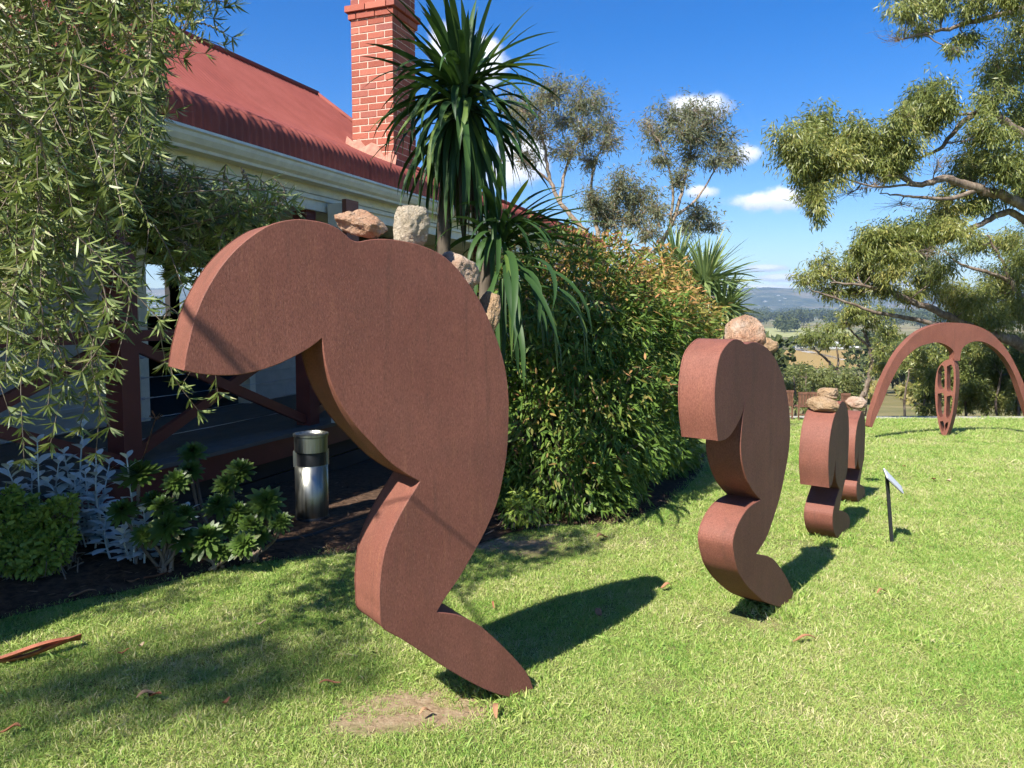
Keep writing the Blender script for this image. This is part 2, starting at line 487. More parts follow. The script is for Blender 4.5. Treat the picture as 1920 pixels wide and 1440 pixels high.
M = {}
M['corten'] = corten_mat()
M['rock_red'] = rock_mat('red_sandstone', (0.42, 0.24, 0.155), (0.56, 0.41, 0.295), (0.68, 0.58, 0.46))
M['rock_orange'] = rock_mat('orange_red_sandstone', (0.46, 0.22, 0.12), (0.58, 0.37, 0.24), (0.68, 0.55, 0.42))
M['rock_pale'] = rock_mat('pale_sandstone', (0.48, 0.38, 0.26), (0.60, 0.51, 0.38), (0.70, 0.62, 0.50))
M['rock_tan'] = rock_mat('tan_sandstone', (0.40, 0.24, 0.12), (0.50, 0.34, 0.20), (0.60, 0.47, 0.32))
M['grass'] = grass_mat()
M['ground'] = ground_mat()
M['roof'] = roof_mat()
M['brick'] = brick_mat()
M['mortar'] = simple('mortar', (0.66, 0.47, 0.36), 0.95, 0.15, 30, bmp=.4)
M['flash'] = simple('pink_mortar', (0.44, 0.20, 0.14), 0.95, 0.25, 14, bmp=.4)
M['cream'] = board_mat('cream_paint', (0.78, 0.75, 0.62))
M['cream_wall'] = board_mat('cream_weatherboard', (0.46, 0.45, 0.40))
M['red_paint'] = board_mat('dark_red_paint', (0.14, 0.030, 0.026), 0.5)
M['plank_red'] = board_mat('rust_red_stain', (0.26, 0.085, 0.045), 0.6)
M['deck'] = board_mat('grey_deck', (0.13, 0.115, 0.10), 0.85)
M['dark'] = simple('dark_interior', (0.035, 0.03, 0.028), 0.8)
M['black'] = simple('black_metal', (0.02, 0.02, 0.022), 0.45, spec=.5)
M['steel'] = steel_mat()
M['wire'] = simple('stainless_wire', (0.5, 0.5, 0.5), 0.35, metal=1.0)
M['sign'] = simple('sign_plate', (0.62, 0.63, 0.64), 0.4, 0.05, 20)
M['mulch'] = simple('mulch_soil', (0.085, 0.052, 0.034), 0.95, 0.55, 22, bmp=.9, bscale=45, spec=.1)
M['chip'] = leaf_mat('bark_chips', (0.06, 0.035, 0.022), (0.17, 0.10, 0.06), (0.30, 0.20, 0.13), trans=0.0, rough=.9, spec=.1)
M['dry_leaf'] = leaf_mat('dry_leaf', (0.30, 0.11, 0.05), (0.42, 0.23, 0.12), (0.52, 0.40, 0.26), trans=.15, rough=.7)
M['bark_strip'] = simple('orange_bark', (0.34, 0.12, 0.065), 0.7, 0.3, 14, bmp=.4)
M['path'] = simple('pale_gravel_path', (0.42, 0.38, 0.33), 0.95, 0.25, 12)
M['hills'] = hill_mat()
M['bb_leaf'] = leaf_mat('bottlebrush_leaf', (0.085, 0.13, 0.030), (0.27, 0.325, 0.105), (0.56, 0.55, 0.29), trans=.24, rough=.42, spec=.42)
M['bb_cap'] = simple('seed_capsule', (0.32, 0.25, 0.17), 0.8, 0.35, 90)
M['bb_wood'] = bark_mat('grey_brown_bark', (0.10, 0.075, 0.055), (0.20, 0.155, 0.115), (0.33, 0.27, 0.21))
M['cord_leaf'] = leaf_mat('cordyline_leaf', (0.026, 0.062, 0.018), (0.050, 0.105, 0.024), (0.13, 0.19, 0.035), trans=.22, rough=.5, spec=.28)
M['cord_dead'] = leaf_mat('dead_cordyline_leaf', (0.07, 0.05, 0.035), (0.15, 0.11, 0.07), trans=.1, rough=.8)
M['cord_bright'] = leaf_mat('cabbage_palm_leaf', (0.10, 0.16, 0.055), (0.21, 0.27, 0.09), (0.36, 0.37, 0.15), trans=.2, rough=.4, spec=.45)
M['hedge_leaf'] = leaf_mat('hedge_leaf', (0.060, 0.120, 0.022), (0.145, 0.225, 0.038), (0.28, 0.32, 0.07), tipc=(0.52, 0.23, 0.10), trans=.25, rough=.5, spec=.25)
M['hedge_sunlit'] = leaf_mat('sunlit_hedge_leaf', (0.085, 0.150, 0.026), (0.22, 0.28, 0.048), (0.38, 0.38, 0.09), tipc=(0.60, 0.29, 0.12), trans=.3, rough=.5, spec=.25)  # hedge leaf brightened in colour to look sunlit; bronze tips are new growth
M['gum_leaf'] = leaf_mat('gum_leaf', (0.115, 0.150, 0.038), (0.26, 0.285, 0.075), (0.44, 0.40, 0.125), trans=.34, rough=.4, spec=.4)
M['gum_grey'] = leaf_mat('grey_gum_leaf', (0.13, 0.15, 0.08), (0.22, 0.235, 0.12), (0.33, 0.235, 0.135), trans=.36, rough=.45)
M['bush_leaf'] = leaf_mat('olive_bush_leaf', (0.095, 0.125, 0.036), (0.20, 0.225, 0.070), (0.33, 0.32, 0.11), trans=.2)
M['lime_leaf'] = leaf_mat('lime_bush_leaf', (0.10, 0.16, 0.022), (0.20, 0.27, 0.035), trans=.3)
M['silver_leaf'] = leaf_mat('silver_leaf', (0.58, 0.63, 0.60), (0.74, 0.78, 0.75), trans=.08, rough=.8, spec=.15)
M['aeon_leaf'] = leaf_mat('aeonium_leaf', (0.055, 0.11, 0.020), (0.095, 0.15, 0.026), (0.19, 0.11, 0.075), trans=.2, rough=.35, spec=.45)
M['jade_leaf'] = leaf_mat('succulent_leaf', (0.17, 0.25, 0.035), (0.34, 0.42, 0.07), trans=.2, rough=.4)
M['gum_wood'] = bark_mat('gum_bark', (0.085, 0.060, 0.045), (0.19, 0.145, 0.11), (0.36, 0.30, 0.235))
M['cord_trunk'] = bark_mat('cordyline_trunk', (0.05, 0.04, 0.03), (0.10, 0.08, 0.06), (0.17, 0.135, 0.10))
M['pale_wood'] = bark_mat('pale_gum_bark', (0.17, 0.12, 0.085), (0.33, 0.25, 0.18), (0.46, 0.37, 0.29))
M['rust_old'] = simple('dark_rust', (0.16, 0.075, 0.045), 0.85, 0.35, 14)
M['hose'] = simple('black_poly_pipe', (0.018, 0.018, 0.018), 0.5)
M['cover'] = simple('green_plastic_lid', (0.17, 0.19, 0.13), 0.6, 0.2, 12)
M['far_tree'] = leaf_mat('far_tree_leaf', (0.040, 0.058, 0.022), (0.090, 0.105, 0.040), trans=.0, rough=.9, spec=.05)
M['white_wall'] = simple('white_render', (0.72, 0.71, 0.68), 0.8, 0.06)
M['orange_roof'] = simple('orange_tile_roof', (0.48, 0.13, 0.06), 0.8, 0.15)
M['shed'] = simple('pale_shed_steel', (0.66, 0.67, 0.66), 0.5, 0.05)
M['glass_dark'] = simple('dark_window_glass', (0.02, 0.025, 0.03), 0.08, 0.1, spec=.6)
def field_mat(name, a, b, sc):
    m, nt, p = new_mat(name)
    g = N(nt, 'ShaderNodeNewGeometry'); w = N(nt, 'ShaderNodeTexWave'); w.inputs['Scale'].default_value = sc; w.inputs['Distortion'].default_value = 2.0; w.inputs['Detail'].default_value = 2
    nt.links.new(g.outputs['Position'], w.inputs['Vector'])
    c = mixc(nt, w.outputs['Fac'], a, b); c = mixc(nt, mth(nt, 'MULTIPLY', noise_out(nt, .05, 5, .7), .5), c, tuple(x * .6 for x in a))
    nt.links.new(c, p.inputs['Base Color']); p.inputs['Roughness'].default_value = 1.0; p.inputs['Specular IOR Level'].default_value = 0.0
    return m
M['field_brown'] = field_mat('vineyard_field', (0.30, 0.20, 0.075), (0.40, 0.29, 0.12), .35)
M['field_green'] = field_mat('paddock', (0.30, 0.31, 0.13), (0.38, 0.37, 0.18), .02)
M['vine'] = leaf_mat('vine_leaf', (0.12, 0.13, 0.03), (0.24, 0.20, 0.06), trans=.1)

# ------------------------------------------------------------------ the ground
def build_ground():
    n = 250
    kx = 6.0
    s = np.linspace(-math.asinh(5800 / kx), math.asinh(5800 / kx), n)
    xs = np.sinh(s) * kx
    ys = np.sinh(s) * kx + 5.0
    ys = ys[ys > -900]
    # finer rows where the lawn turns into the bank
    X, Y = np.meshgrid(xs, ys)
    Z = np.vectorize(hz)(X, Y)
    V = np.stack([X, Y, Z], -1).reshape(-1, 3)
    ny, nx = X.shape
    i = np.arange(ny - 1)[:, None] * nx + np.arange(nx - 1)[None, :]
    F = np.stack([i, i + 1, i + nx + 1, i + nx], -1).reshape(-1, 4)
    me = np_mesh('ground', V, F, M['ground'], smooth=True)
    o = link('ground', me); tag(o, kind='structure')
    b = bare_np(V[:, 0], V[:, 1])
    a = me.attributes.new('bare', 'FLOAT', 'POINT'); a.data.foreach_set('value', b.astype(np.float32))
    # hills
    n = 150
    xs = np.linspace(-5200, 5600, n); ys = np.linspace(3000, 5700, 50)
    V = []
    for y in ys:
        for x in xs:
            t = max(0.0, min(1.0, (y - 3050) / 1500)); t = t * t * (3 - 2 * t)
            f = mnoise.fractal(Vector((x * 0.00065, y * 0.0009, 3.1)), 1.0, 2.1, 6)
            f2 = mnoise.fractal(Vector((x * 0.004, y * 0.004, 9.1)), 1.0, 2.1, 4)
            V.append((x, y, -27 + t * (150 + 55 * f + 9 * f2)))
    i = np.arange(49)[:, None] * n + np.arange(n - 1)[None, :]
    F = np.stack([i, i + 1, i + n + 1, i + n], -1).reshape(-1, 4)
    tag(link('hills', np_mesh('hills', V, F, M['hills'], smooth=True)), kind='structure')
    # gravel path along the far edge of the lawn
    V = []; F = []
    for k in range(41):
        x = -6 + k * 0.8
        yc = 16.15 + 0.10 * math.sin(x * 0.4)
        for j in range(5):
            y = yc - 0.38 + j * 0.19
            V.append((x, y, hz(x, y) + 0.012))
    for k in range(40):
        for j in range(4):
            b = k * 5 + j; F.append((b, b + 5, b + 6, b + 1))
    tag(link('path', np_mesh('path', V, np.array(F), M['path'], smooth=True)), kind='structure')
build_ground()

# garden bed between lawn and house
BED = [(-420, 1330), (-150, 1225), (0, 1165), (150, 1128), (300, 1098), (450, 1062), (560, 1048), (680, 1036), (800, 1036), (880, 1030), (950, 1003), (1050, 985), (1150, 985), (1240, 955), (1290, 915), (1318, 880), (1328, 850)]
bed_edge = [ground(*p) for p in BED]
HU = Vector((0.352, 0.936, 0)).normalized(); HW = Vector((-HU.y, HU.x, 0))
HS, HZ = 1.2, -0.32              # house frame: unit length and base level
def HP(u, w, z): return HU * (u * HS) + HW * (w * HS) + Vector((0, 0, HZ + z * HS))
def HF(u, w): return HU * u + HW * w
def build_bed():
    V = []; F = []
    n = len(bed_edge); K = 9
    for k, p in enumerate(bed_edge):
        u = p.dot(HU); q = HF(u + 0.3, 5.1)
        for j in range(K):
            t = j / (K - 1)
            r = p.lerp(q, t); V.append((r.x, r.y, hz(r.x, r.y) + 0.012 + 0.05 * math.sin(t * 3.1)))
    for k in range(n - 1):
        for j in range(K - 1):
            b = k * K + j; F.append((b, b + 1, b + K + 1, b + K))
    tag(link('garden_bed', np_mesh('garden_bed', V, np.array(F), M['mulch'], smooth=True)), kind='structure')
build_bed()
BEX = np.array([p.x for p in bed_edge]); BEY = np.array([p.y for p in bed_edge])
def in_bed(x, y):
    """True where the point lies on the house side of the bed edge (x,y arrays)"""
    poly = [(p.x, p.y) for p in bed_edge] + [tuple(HF(19, 5.1))[:2], tuple(HF(-2, 5.1))[:2]]
    inside = np.zeros(x.shape, bool)
    j = len(poly) - 1
    for i in range(len(poly)):
        xi, yi = poly[i]; xj, yj = poly[j]
        c = ((yi > y) != (yj > y)) & (x < (xj - xi) * (y - yi) / (yj - yi + 1e-9) + xi)
        inside ^= c
        j = i
    return inside

# ------------------------------------------------------------------ leaf and branch makers (numpy)
def unit(a): return a / (np.linalg.norm(a, axis=-1, keepdims=True) + 1e-9)
def leaves(P, T, Nn, L, W, prof=(0.25, 1.0, 0.7, 0.0), droop=0.0):
    """flat strip leaves. P base, T direction, Nn normal hint, L, W arrays"""
    n = len(P); T = unit(T); S = unit(np.cross(T, Nn)); K = len(prof)
    t = np.linspace(0, 1, K)
    C = P[:, None, :] + T[:, None, :] * (L[:, None] * t)[..., None]
    C[..., 2] -= droop * L[:, None] * t ** 2
    w = W[:, None] * np.array(prof)[None, :] * 0.5
    A = C + S[:, None, :] * w[..., None]; B = C - S[:, None, :] * w[..., None]
    V = np.stack([A, B], 2).reshape(n, 2 * K, 3)
    f = np.array([(2 * k, 2 * k + 1, 2 * k + 3, 2 * k + 2) for k in range(K - 1)])
    F = (np.arange(n)[:, None, None] * (2 * K) + f[None]).reshape(-1, 4)
    return V.reshape(-1, 3), F, 2 * K
def diamonds(P, T, Nn, L, W):
    n = len(P); T = unit(T); S = unit(np.cross(T, Nn))
    mid = P + T * (L * 0.45)[:, None]
    V = np.stack([P, mid + S * (W * .5)[:, None], P + T * L[:, None], mid - S * (W * .5)[:, None]], 1)
    F = (np.arange(n)[:, None] * 4 + np.arange(4)[None])
    return V.reshape(-1, 3), F, 4
def tubes(P, Rr, sides=5):
    """P (n,k,3), Rr (n,k)"""
    n, k, _ = P.shape
    T = np.empty_like(P); T[:, 1:-1] = P[:, 2:] - P[:, :-2]; T[:, 0] = P[:, 1] - P[:, 0]; T[:, -1] = P[:, -1] - P[:, -2]
    T = unit(T)
    S = unit(np.cross(T, np.array([0.37, 0.21, 0.904]))); U = np.cross(S, T)
    a = np.arange(sides) * 2 * math.pi / sides
    V = P[:, :, None, :] + (S[:, :, None, :] * np.cos(a)[None, None, :, None] + U[:, :, None, :] * np.sin(a)[None, None, :, None]) * Rr[:, :, None, None]
    ii = np.arange(k - 1)[:, None] * sides; jj = np.arange(sides)[None]
    f = np.stack([ii + jj, ii + (jj + 1) % sides, ii + sides + (jj + 1) % sides, ii + sides + jj], -1).reshape(-1, 4)
    F = (np.arange(n)[:, None, None] * (k * sides) + f[None]).reshape(-1, 4)
    return V.reshape(-1, 3), F
class Acc:
    def __init__(self): self.V = []; self.F = []; self.A = []; self.B = []; self.n = 0
    def add(self, V, F, rnd=None, tip=None):
        self.V.append(V); self.F.append(F + self.n); self.n += len(V)
        self.A.append(np.zeros(len(V)) if rnd is None else rnd); self.B.append(np.zeros(len(V)) if tip is None else tip)
    def obj(self, name, mat, parent=None, smooth=False, origin=None, tip=False):
        me = np_mesh(name, np.concatenate(self.V), np.concatenate(self.F), mat, np.concatenate(self.A), smooth, np.concatenate(self.B) if tip else None)
        return link(name, me, parent, origin)
def smooth_poly(pts, n=24):
    """Catmull-Rom through points -> n points"""
    p = [Vector(q) for q in pts]; p = [p[0] * 2 - p[1]] + p + [p[-1] * 2 - p[-2]]
    out = []
    segs = len(p) - 3
    for i in range(n):
        u = i / (n - 1) * segs; k = min(int(u), segs - 1); t = u - k
        a, b, c, d = p[k:k + 4]
        out.append(0.5 * ((2 * b) + (c - a) * t + (2 * a - 5 * b + 4 * c - d) * t * t + (3 * b - a - 3 * c + d) * t ** 3))
    return out
def make_tree(name, label, base, limbs, clumps, leaf, wood, L=0.11, W=0.022, seed=1, cat='tree', group=None, hang=0.7, twigs=26, per=34, jig=0.10, br=0.03, dead=0):
    """limbs: [(pts, r0, r1)]; clumps: [(centre, (rx,ry,rz), leaf count)]"""
    g = np.random.default_rng(seed); rs = random.Random(seed)
    root = empty(name, base, label, cat, group)
    wacc = Acc(); lacc = Acc()
    lp = []; lr = []
    for pts, r0, r1 in limbs:
        q = smooth_poly(pts, max(10, 6 * len(pts)))
        q = [Vector((p.x + rs.gauss(0, r0 * .12), p.y + rs.gauss(0, r0 * .12), p.z + rs.gauss(0, r0 * .1))) for p in q]
        Pn = np.array([tuple(p) for p in q])[None]
        Rn = np.linspace(r0, r1, len(q))[None] * g.uniform(.92, 1.08, (1, len(q)))
        V, F = tubes(Pn, Rn, 9); wacc.add(V, F)
        lp += q; lr += list(Rn[0])
    LP = np.array([tuple(p) for p in lp])
    for c, rad, cnt in clumps:
        c = np.array(c); rad = np.array(rad)
        # nearest limb point, biased to points below the clump
        d = np.linalg.norm(LP - c, axis=1) + np.maximum(LP[:, 2] - c[2], 0) * 0.6
        k = int(np.argmin(d)); a = LP[k]
        t = np.linspace(0, 1, 9)[:, None]
        sag = np.sin(t * math.pi) * np.array([g.normal(0, .10), g.normal(0, .10), -0.06]) * np.linalg.norm(c - a)
        bpath = a + (c - a) * t + sag + g.normal(0, .012, (9, 3)) * np.linalg.norm(c - a)
        r0 = min(lr[k] * .7, br * (0.6 + np.linalg.norm(c - a) * .5))
        V, F = tubes(bpath[None], np.linspace(r0, max(.004, r0 * .3), 9)[None], 6); wacc.add(V, F)
        nt = max(6, int(twigs))
        dirs = unit(g.normal(0, 1, (nt, 3))); rr = g.uniform(.30, 1.32, (nt, 1))
        tip = c + dirs * rad * rr
        tip[:, 2] += 0.15 * rad[2]
        st = bpath[g.integers(4, 9, nt)]
        tt = np.linspace(0, 1, 6)[None, :, None]
        bend = np.sin(tt * math.pi) * (g.normal(0, .12, (nt, 1, 3)) * np.linalg.norm(tip - st, axis=1)[:, None, None])
        P = st[:, None] + (tip - st)[:, None] * tt + bend
        V, F = tubes(P, np.linspace(max(.0035, r0 * .28), .002, 6)[None].repeat(nt, 0), 4); wacc.add(V, F)
        # leaves: hanging sprays around the outer two thirds of each twig, plus shell fill
        n = int(cnt)
        w = g.integers(0, nt, n); s = g.uniform(.25, 1.08, n)
        idx = np.clip((s * 5).astype(int), 0, 4); fr = np.clip(s * 5 - idx, 0, 1.3)
        pos = P[w, idx] + (P[w, idx + 1] - P[w, idx]) * fr[:, None]
        pos += g.normal(0, 1, (n, 3)) * jig * rad.mean() * 1.25
        out = unit(pos - c)
        T = out * .40 + np.array([0, 0, -1.0]) * hang * 1.15 + g.normal(0, .45, (n, 3))
        Nn = g.normal(0, 1, (n, 3)) + out * .5
        Ls = L * g.uniform(.6, 1.5, n); Ws = W * g.uniform(.75, 1.25, n)
        V, F, kk = diamonds(pos, T, Nn, Ls, Ws)
        r = np.clip(g.normal(.45, .25, n) + g.normal(0, .12), 0, 1)
        lacc.add(V, F, r.repeat(kk))
    wacc.obj('trunk', wood, root, smooth=True)
    lacc.obj('crown', leaf, root)
    return root

# ------------------------------------------------------------------ the house
HM = Matrix(((HU.x * HS, HW.x * HS, 0, 0), (HU.y * HS, HW.y * HS, 0, 0), (0, 0, HS, HZ), (0, 0, 0, 1)))
HM3 = HM.to_3x3()
def HB(): return MB(HM)
house = empty('house', HP(3.5, 5.4, 0), 'single storey cottage with red corrugated roof, brick chimney and shaded veranda behind the garden bed', 'house')
DECK = 0.62
ROOF_PROF = [(3.70, 2.745), (3.697, 2.83), (3.697, 2.90), (3.702, 2.945), (3.72, 2.985), (3.76, 3.02), (3.83, 3.045), (3.95, 3.08)]
U_END = 15.3
def w_top(u):
    if u < 9.57: return 6.65
    if u < 10.15: return 6.65 + (5.4 - 6.65) * (u - 9.57) / .58
    return max(3.95, 5.4 + (3.95 - 5.4) * (u - 10.15) / (U_END - 10.15))
def z_roof(w):
    if w < 5.1: return 3.08 + .40 * (w - 3.95)
    if w < 5.7:
        t = w - 5.1; return 3.08 + .40 * 1.15 + .40 * t + (.47 / 1.2) * t * t * .98
    z57 = 3.08 + .40 * 1.15 + .40 * .6 + (.47 / 1.2) * .36 * .98
    return z57 + (4.74 - z57) / (6.65 - 5.7) * (w - 5.7)
def build_roof():
    roof = HB().box((-3.0, 3.97, 2.86), (U_END - .4, 4.02, 2.92)).build('roof', M['roof'], house)      # batten line; sheets hang on it
    sheet_w = 0.762
    u0 = -3.0
    k = 0
    while u0 < U_END - 0.05:
        u1 = min(u0 + sheet_w, U_END)
        cols = max(8, int(80 * (u1 - u0) / sheet_w))
        V = []; F = []
        rows = len(ROOF_PROF) + 8
        lift = 0.0
        for i in range(cols + 1):
            u = u0 + (u1 - u0 + 0.012) * i / cols
            amp = 0.0085 * math.sin(2 * math.pi * (u - u0) / 0.0762) + (0.004 if i < 4 else 0)
            wt_ = w_top(min(u, U_END))
            for j in range(rows):
                if j < len(ROOF_PROF):
                    w, z = ROOF_PROF[j]
                    a, b = ROOF_PROF[max(j - 1, 0)], ROOF_PROF[min(j + 1, len(ROOF_PROF) - 1)]
                    tw, tz = b[0] - a[0], b[1] - a[1]
                else:
                    w = 3.95 + (wt_ - 3.95) * (j - len(ROOF_PROF) + 1) / 8.0
                    z = z_roof(w); tw, tz = 1.0, 0.6
                l = math.hypot(tw, tz); nw, nz_ = -tz / l, tw / l
                V.append(HP(u, w + nw * amp, z + nz_ * amp))
        for i in range(cols):
            for j in range(rows - 1):
                b = i * rows + j; F.append((b, b + rows, b + rows + 1, b + 1))
        me = np_mesh('roof_sheet', [tuple(v) for v in V], np.array(F), M['roof'], smooth=True)
        link('roof_sheet', me, roof)
        u0 += sheet_w; k += 1
    # back slope, hip end, ridge cap
    MB().add([HP(-3, 6.65, 4.735), HP(9.57, 6.65, 4.735), HP(10.15, 7.9, 3.6), HP(-3, 7.9, 3.6)], [(0, 1, 2, 3)]).build('back_slope', M['roof'], roof)
    MB().add([HP(-3, 7.9, 3.6), HP(10.15, 7.9, 3.6), HP(U_END, 9.55, 2.8), HP(-3, 9.55, 2.8)], [(0, 1, 2, 3)]).build('back_slope', M['roof'], roof)
    MB().add([HP(9.57, 6.65, 4.735), HP(10.15, 5.4, z_roof(5.4) - .01), HP(10.15, 7.9, 3.6)], [(0, 1, 2)]).build('hip_end', M['roof'], roof)
    MB().add([HP(10.15, 5.4, z_roof(5.4) - .01), HP(U_END, 3.95, 3.07), HP(U_END, 9.55, 2.8), HP(10.15, 7.9, 3.6)], [(0, 1, 2, 3)]).build('hip_end', M['roof'], roof)
    cap = MB()
    cap.tube([HP(-3, 6.65, 4.755), HP(9.6, 6.65, 4.755)], 0.045, 8)
    cap.build('ridge_cap', M['roof'], roof, smooth=True)
    hc = MB(); hc.tube([HP(9.57, 6.65, 4.75), HP(10.15, 5.4, z_roof(5.4) + .02), HP(U_END, 3.95, 3.10)], 0.04, 8)
    hc.build('hip_cap', M['roof'], roof, smooth=True)
    # ogee gutter
    out = [(3.78, 2.755), (3.60, 2.755), (3.595, 2.735), (3.61, 2.725), (3.615, 2.70), (3.635, 2.665), (3.66, 2.645), (3.665, 2.625), (3.78, 2.625), (3.78, 2.64), (3.675, 2.64), (3.665, 2.66), (3.64, 2.68), (3.628, 2.71), (3.62, 2.742), (3.78, 2.742)]
    out = out[:9] + [(3.78, 2.755)][:0]
    HB().prism(out, -3.0, U_END + .1).build('gutter', M['cream'], house)
    HB().box((-3, 3.785, 2.56), (U_END, 3.82, 2.74)).build('fascia_board', M['cream'], house)
    HB().box((-3, 3.80, 2.43), (U_END, 3.93, 2.558)).build('veranda_beam', M['cream'], house)
    HB().box((-3, 3.775, 2.515), (U_END, 3.798, 2.545)).build('beam_moulding', M['cream'], house)
    HB().box((-3, 3.935, 2.60), (U_END, 5.4, 2.63)).build('veranda_ceiling', M['cream'], house)
build_roof()

def build_chimney():
    u0, u1, w0, w1 = 8.38, 8.97, 4.71, 5.30
    zb = 3.12
    ch = HB().box((u0 + .005, w0 + .005, zb), (u1 - .005, w1 - .005, 5.95)).build('chimney', M['mortar'], house)
    def mesh_brick(Ln):
        b = HB().box((0, 0, 0), (1, 1, 1))
    course = 0.086; t = 0.11
    rs = random.Random(3)
    meshes = {}
    def brick(lo, hi):
        # shared meshes by size, moved by the object's own location
        key = tuple(round(hi[i] - lo[i], 3) for i in range(3))
        if key not in meshes:
            mb = HB()
            a = [k / 2 for k in key]; c = 0.004
            # slightly chamfered block
            P = []
            for sx in (-1, 1):
                for sy in (-1, 1):
                    for sz in (-1, 1):
                        P.append((sx * a[0], sy * (a[1] - c), sz * (a[2] - c)))
                        P.append((sx * (a[0] - c), sy * a[1], sz * (a[2] - c)))
                        P.append((sx * (a[0] - c), sy * (a[1] - c), sz * a[2]))
            bm = bmesh.new()
            for p in P: bm.verts.new(HM3 @ Vector(p))
            bmesh.ops.convex_hull(bm, input=bm.verts)
            me = bpy.data.meshes.new('brick'); bm.to_mesh(me); bm.free(); me.materials.append(M['brick'])
            meshes[key] = me
        o = bpy.data.objects.new('brick', meshes[key]); COL.objects.link(o); o.parent = ch
        c = [(lo[i] + hi[i]) / 2 for i in range(3)]
        j = rs.uniform(-.002, .002)
        o.location = HP(c[0] + j, c[1] + j, c[2])
    z = zb + .01; k = 0
    while z < 5.9:
        e = 0.0
        if 5.13 < z < 5.21: e = 0.025
        elif 5.21 < z < 5.30: e = 0.055
        a0, a1, b0, b1 = u0 - e, u1 + e, w0 - e, w1 + e
        jn = 0.010
        h = course - jn
        L2 = (a1 - a0 - t - jn) ; half = (L2 - jn) / 2
        for q in range(2):
            s = q * (half + jn)
            if k % 2 == 0:
                brick((a0 , b0 + s, z), (a0 + t, b0 + s + half, z + h))                     # face to the viewer
                brick((a0 + s + t + jn - 0.0, b0, z), (a0 + s + t + jn + half, b0 + t, z + h))
                brick((a1 - t, b0 + t + jn + s, z), (a1, b0 + t + jn + s + half, z + h))
                brick((a0 + s, b1 - t, z), (a0 + s + half, b1, z + h))
            else:
                brick((a0, b0 + t + jn + s, z), (a0 + t, b0 + t + jn + s + half, z + h))
                brick((a0 + s, b0, z), (a0 + s + half, b0 + t, z + h))
                brick((a1 - t, b0 + s, z), (a1, b0 + s + half, z + h))
                brick((a0 + t + jn + s, b1 - t, z), (a0 + t + jn + s + half, b1, z + h))
        z += course; k += 1
    # pink mortar flashing where the chimney meets the roof
    P = []
    n = 9
    for i in range(n):
        w = w0 - .05 + (w1 - w0 + .12) * i / (n - 1)
        zt = z_roof(w) + .13 + .05 * math.sin(i * 2.3) + .03 * math.sin(i * 5.1)
        P.append(HP(u0 - .014, w, zt)); P.append(HP(u0 - .05, w, z_roof(w) + .012)); P.append(HP(u0 + .02, w, z_roof(w) - .05))
    F = []
    for i in range(n - 1):
        b = i * 3; F += [(b, b + 3, b + 4, b + 1), (b + 1, b + 4, b + 5, b + 2)]
    MB().add(P, F).build('mortar_flashing', M['flash'], ch)
build_chimney()

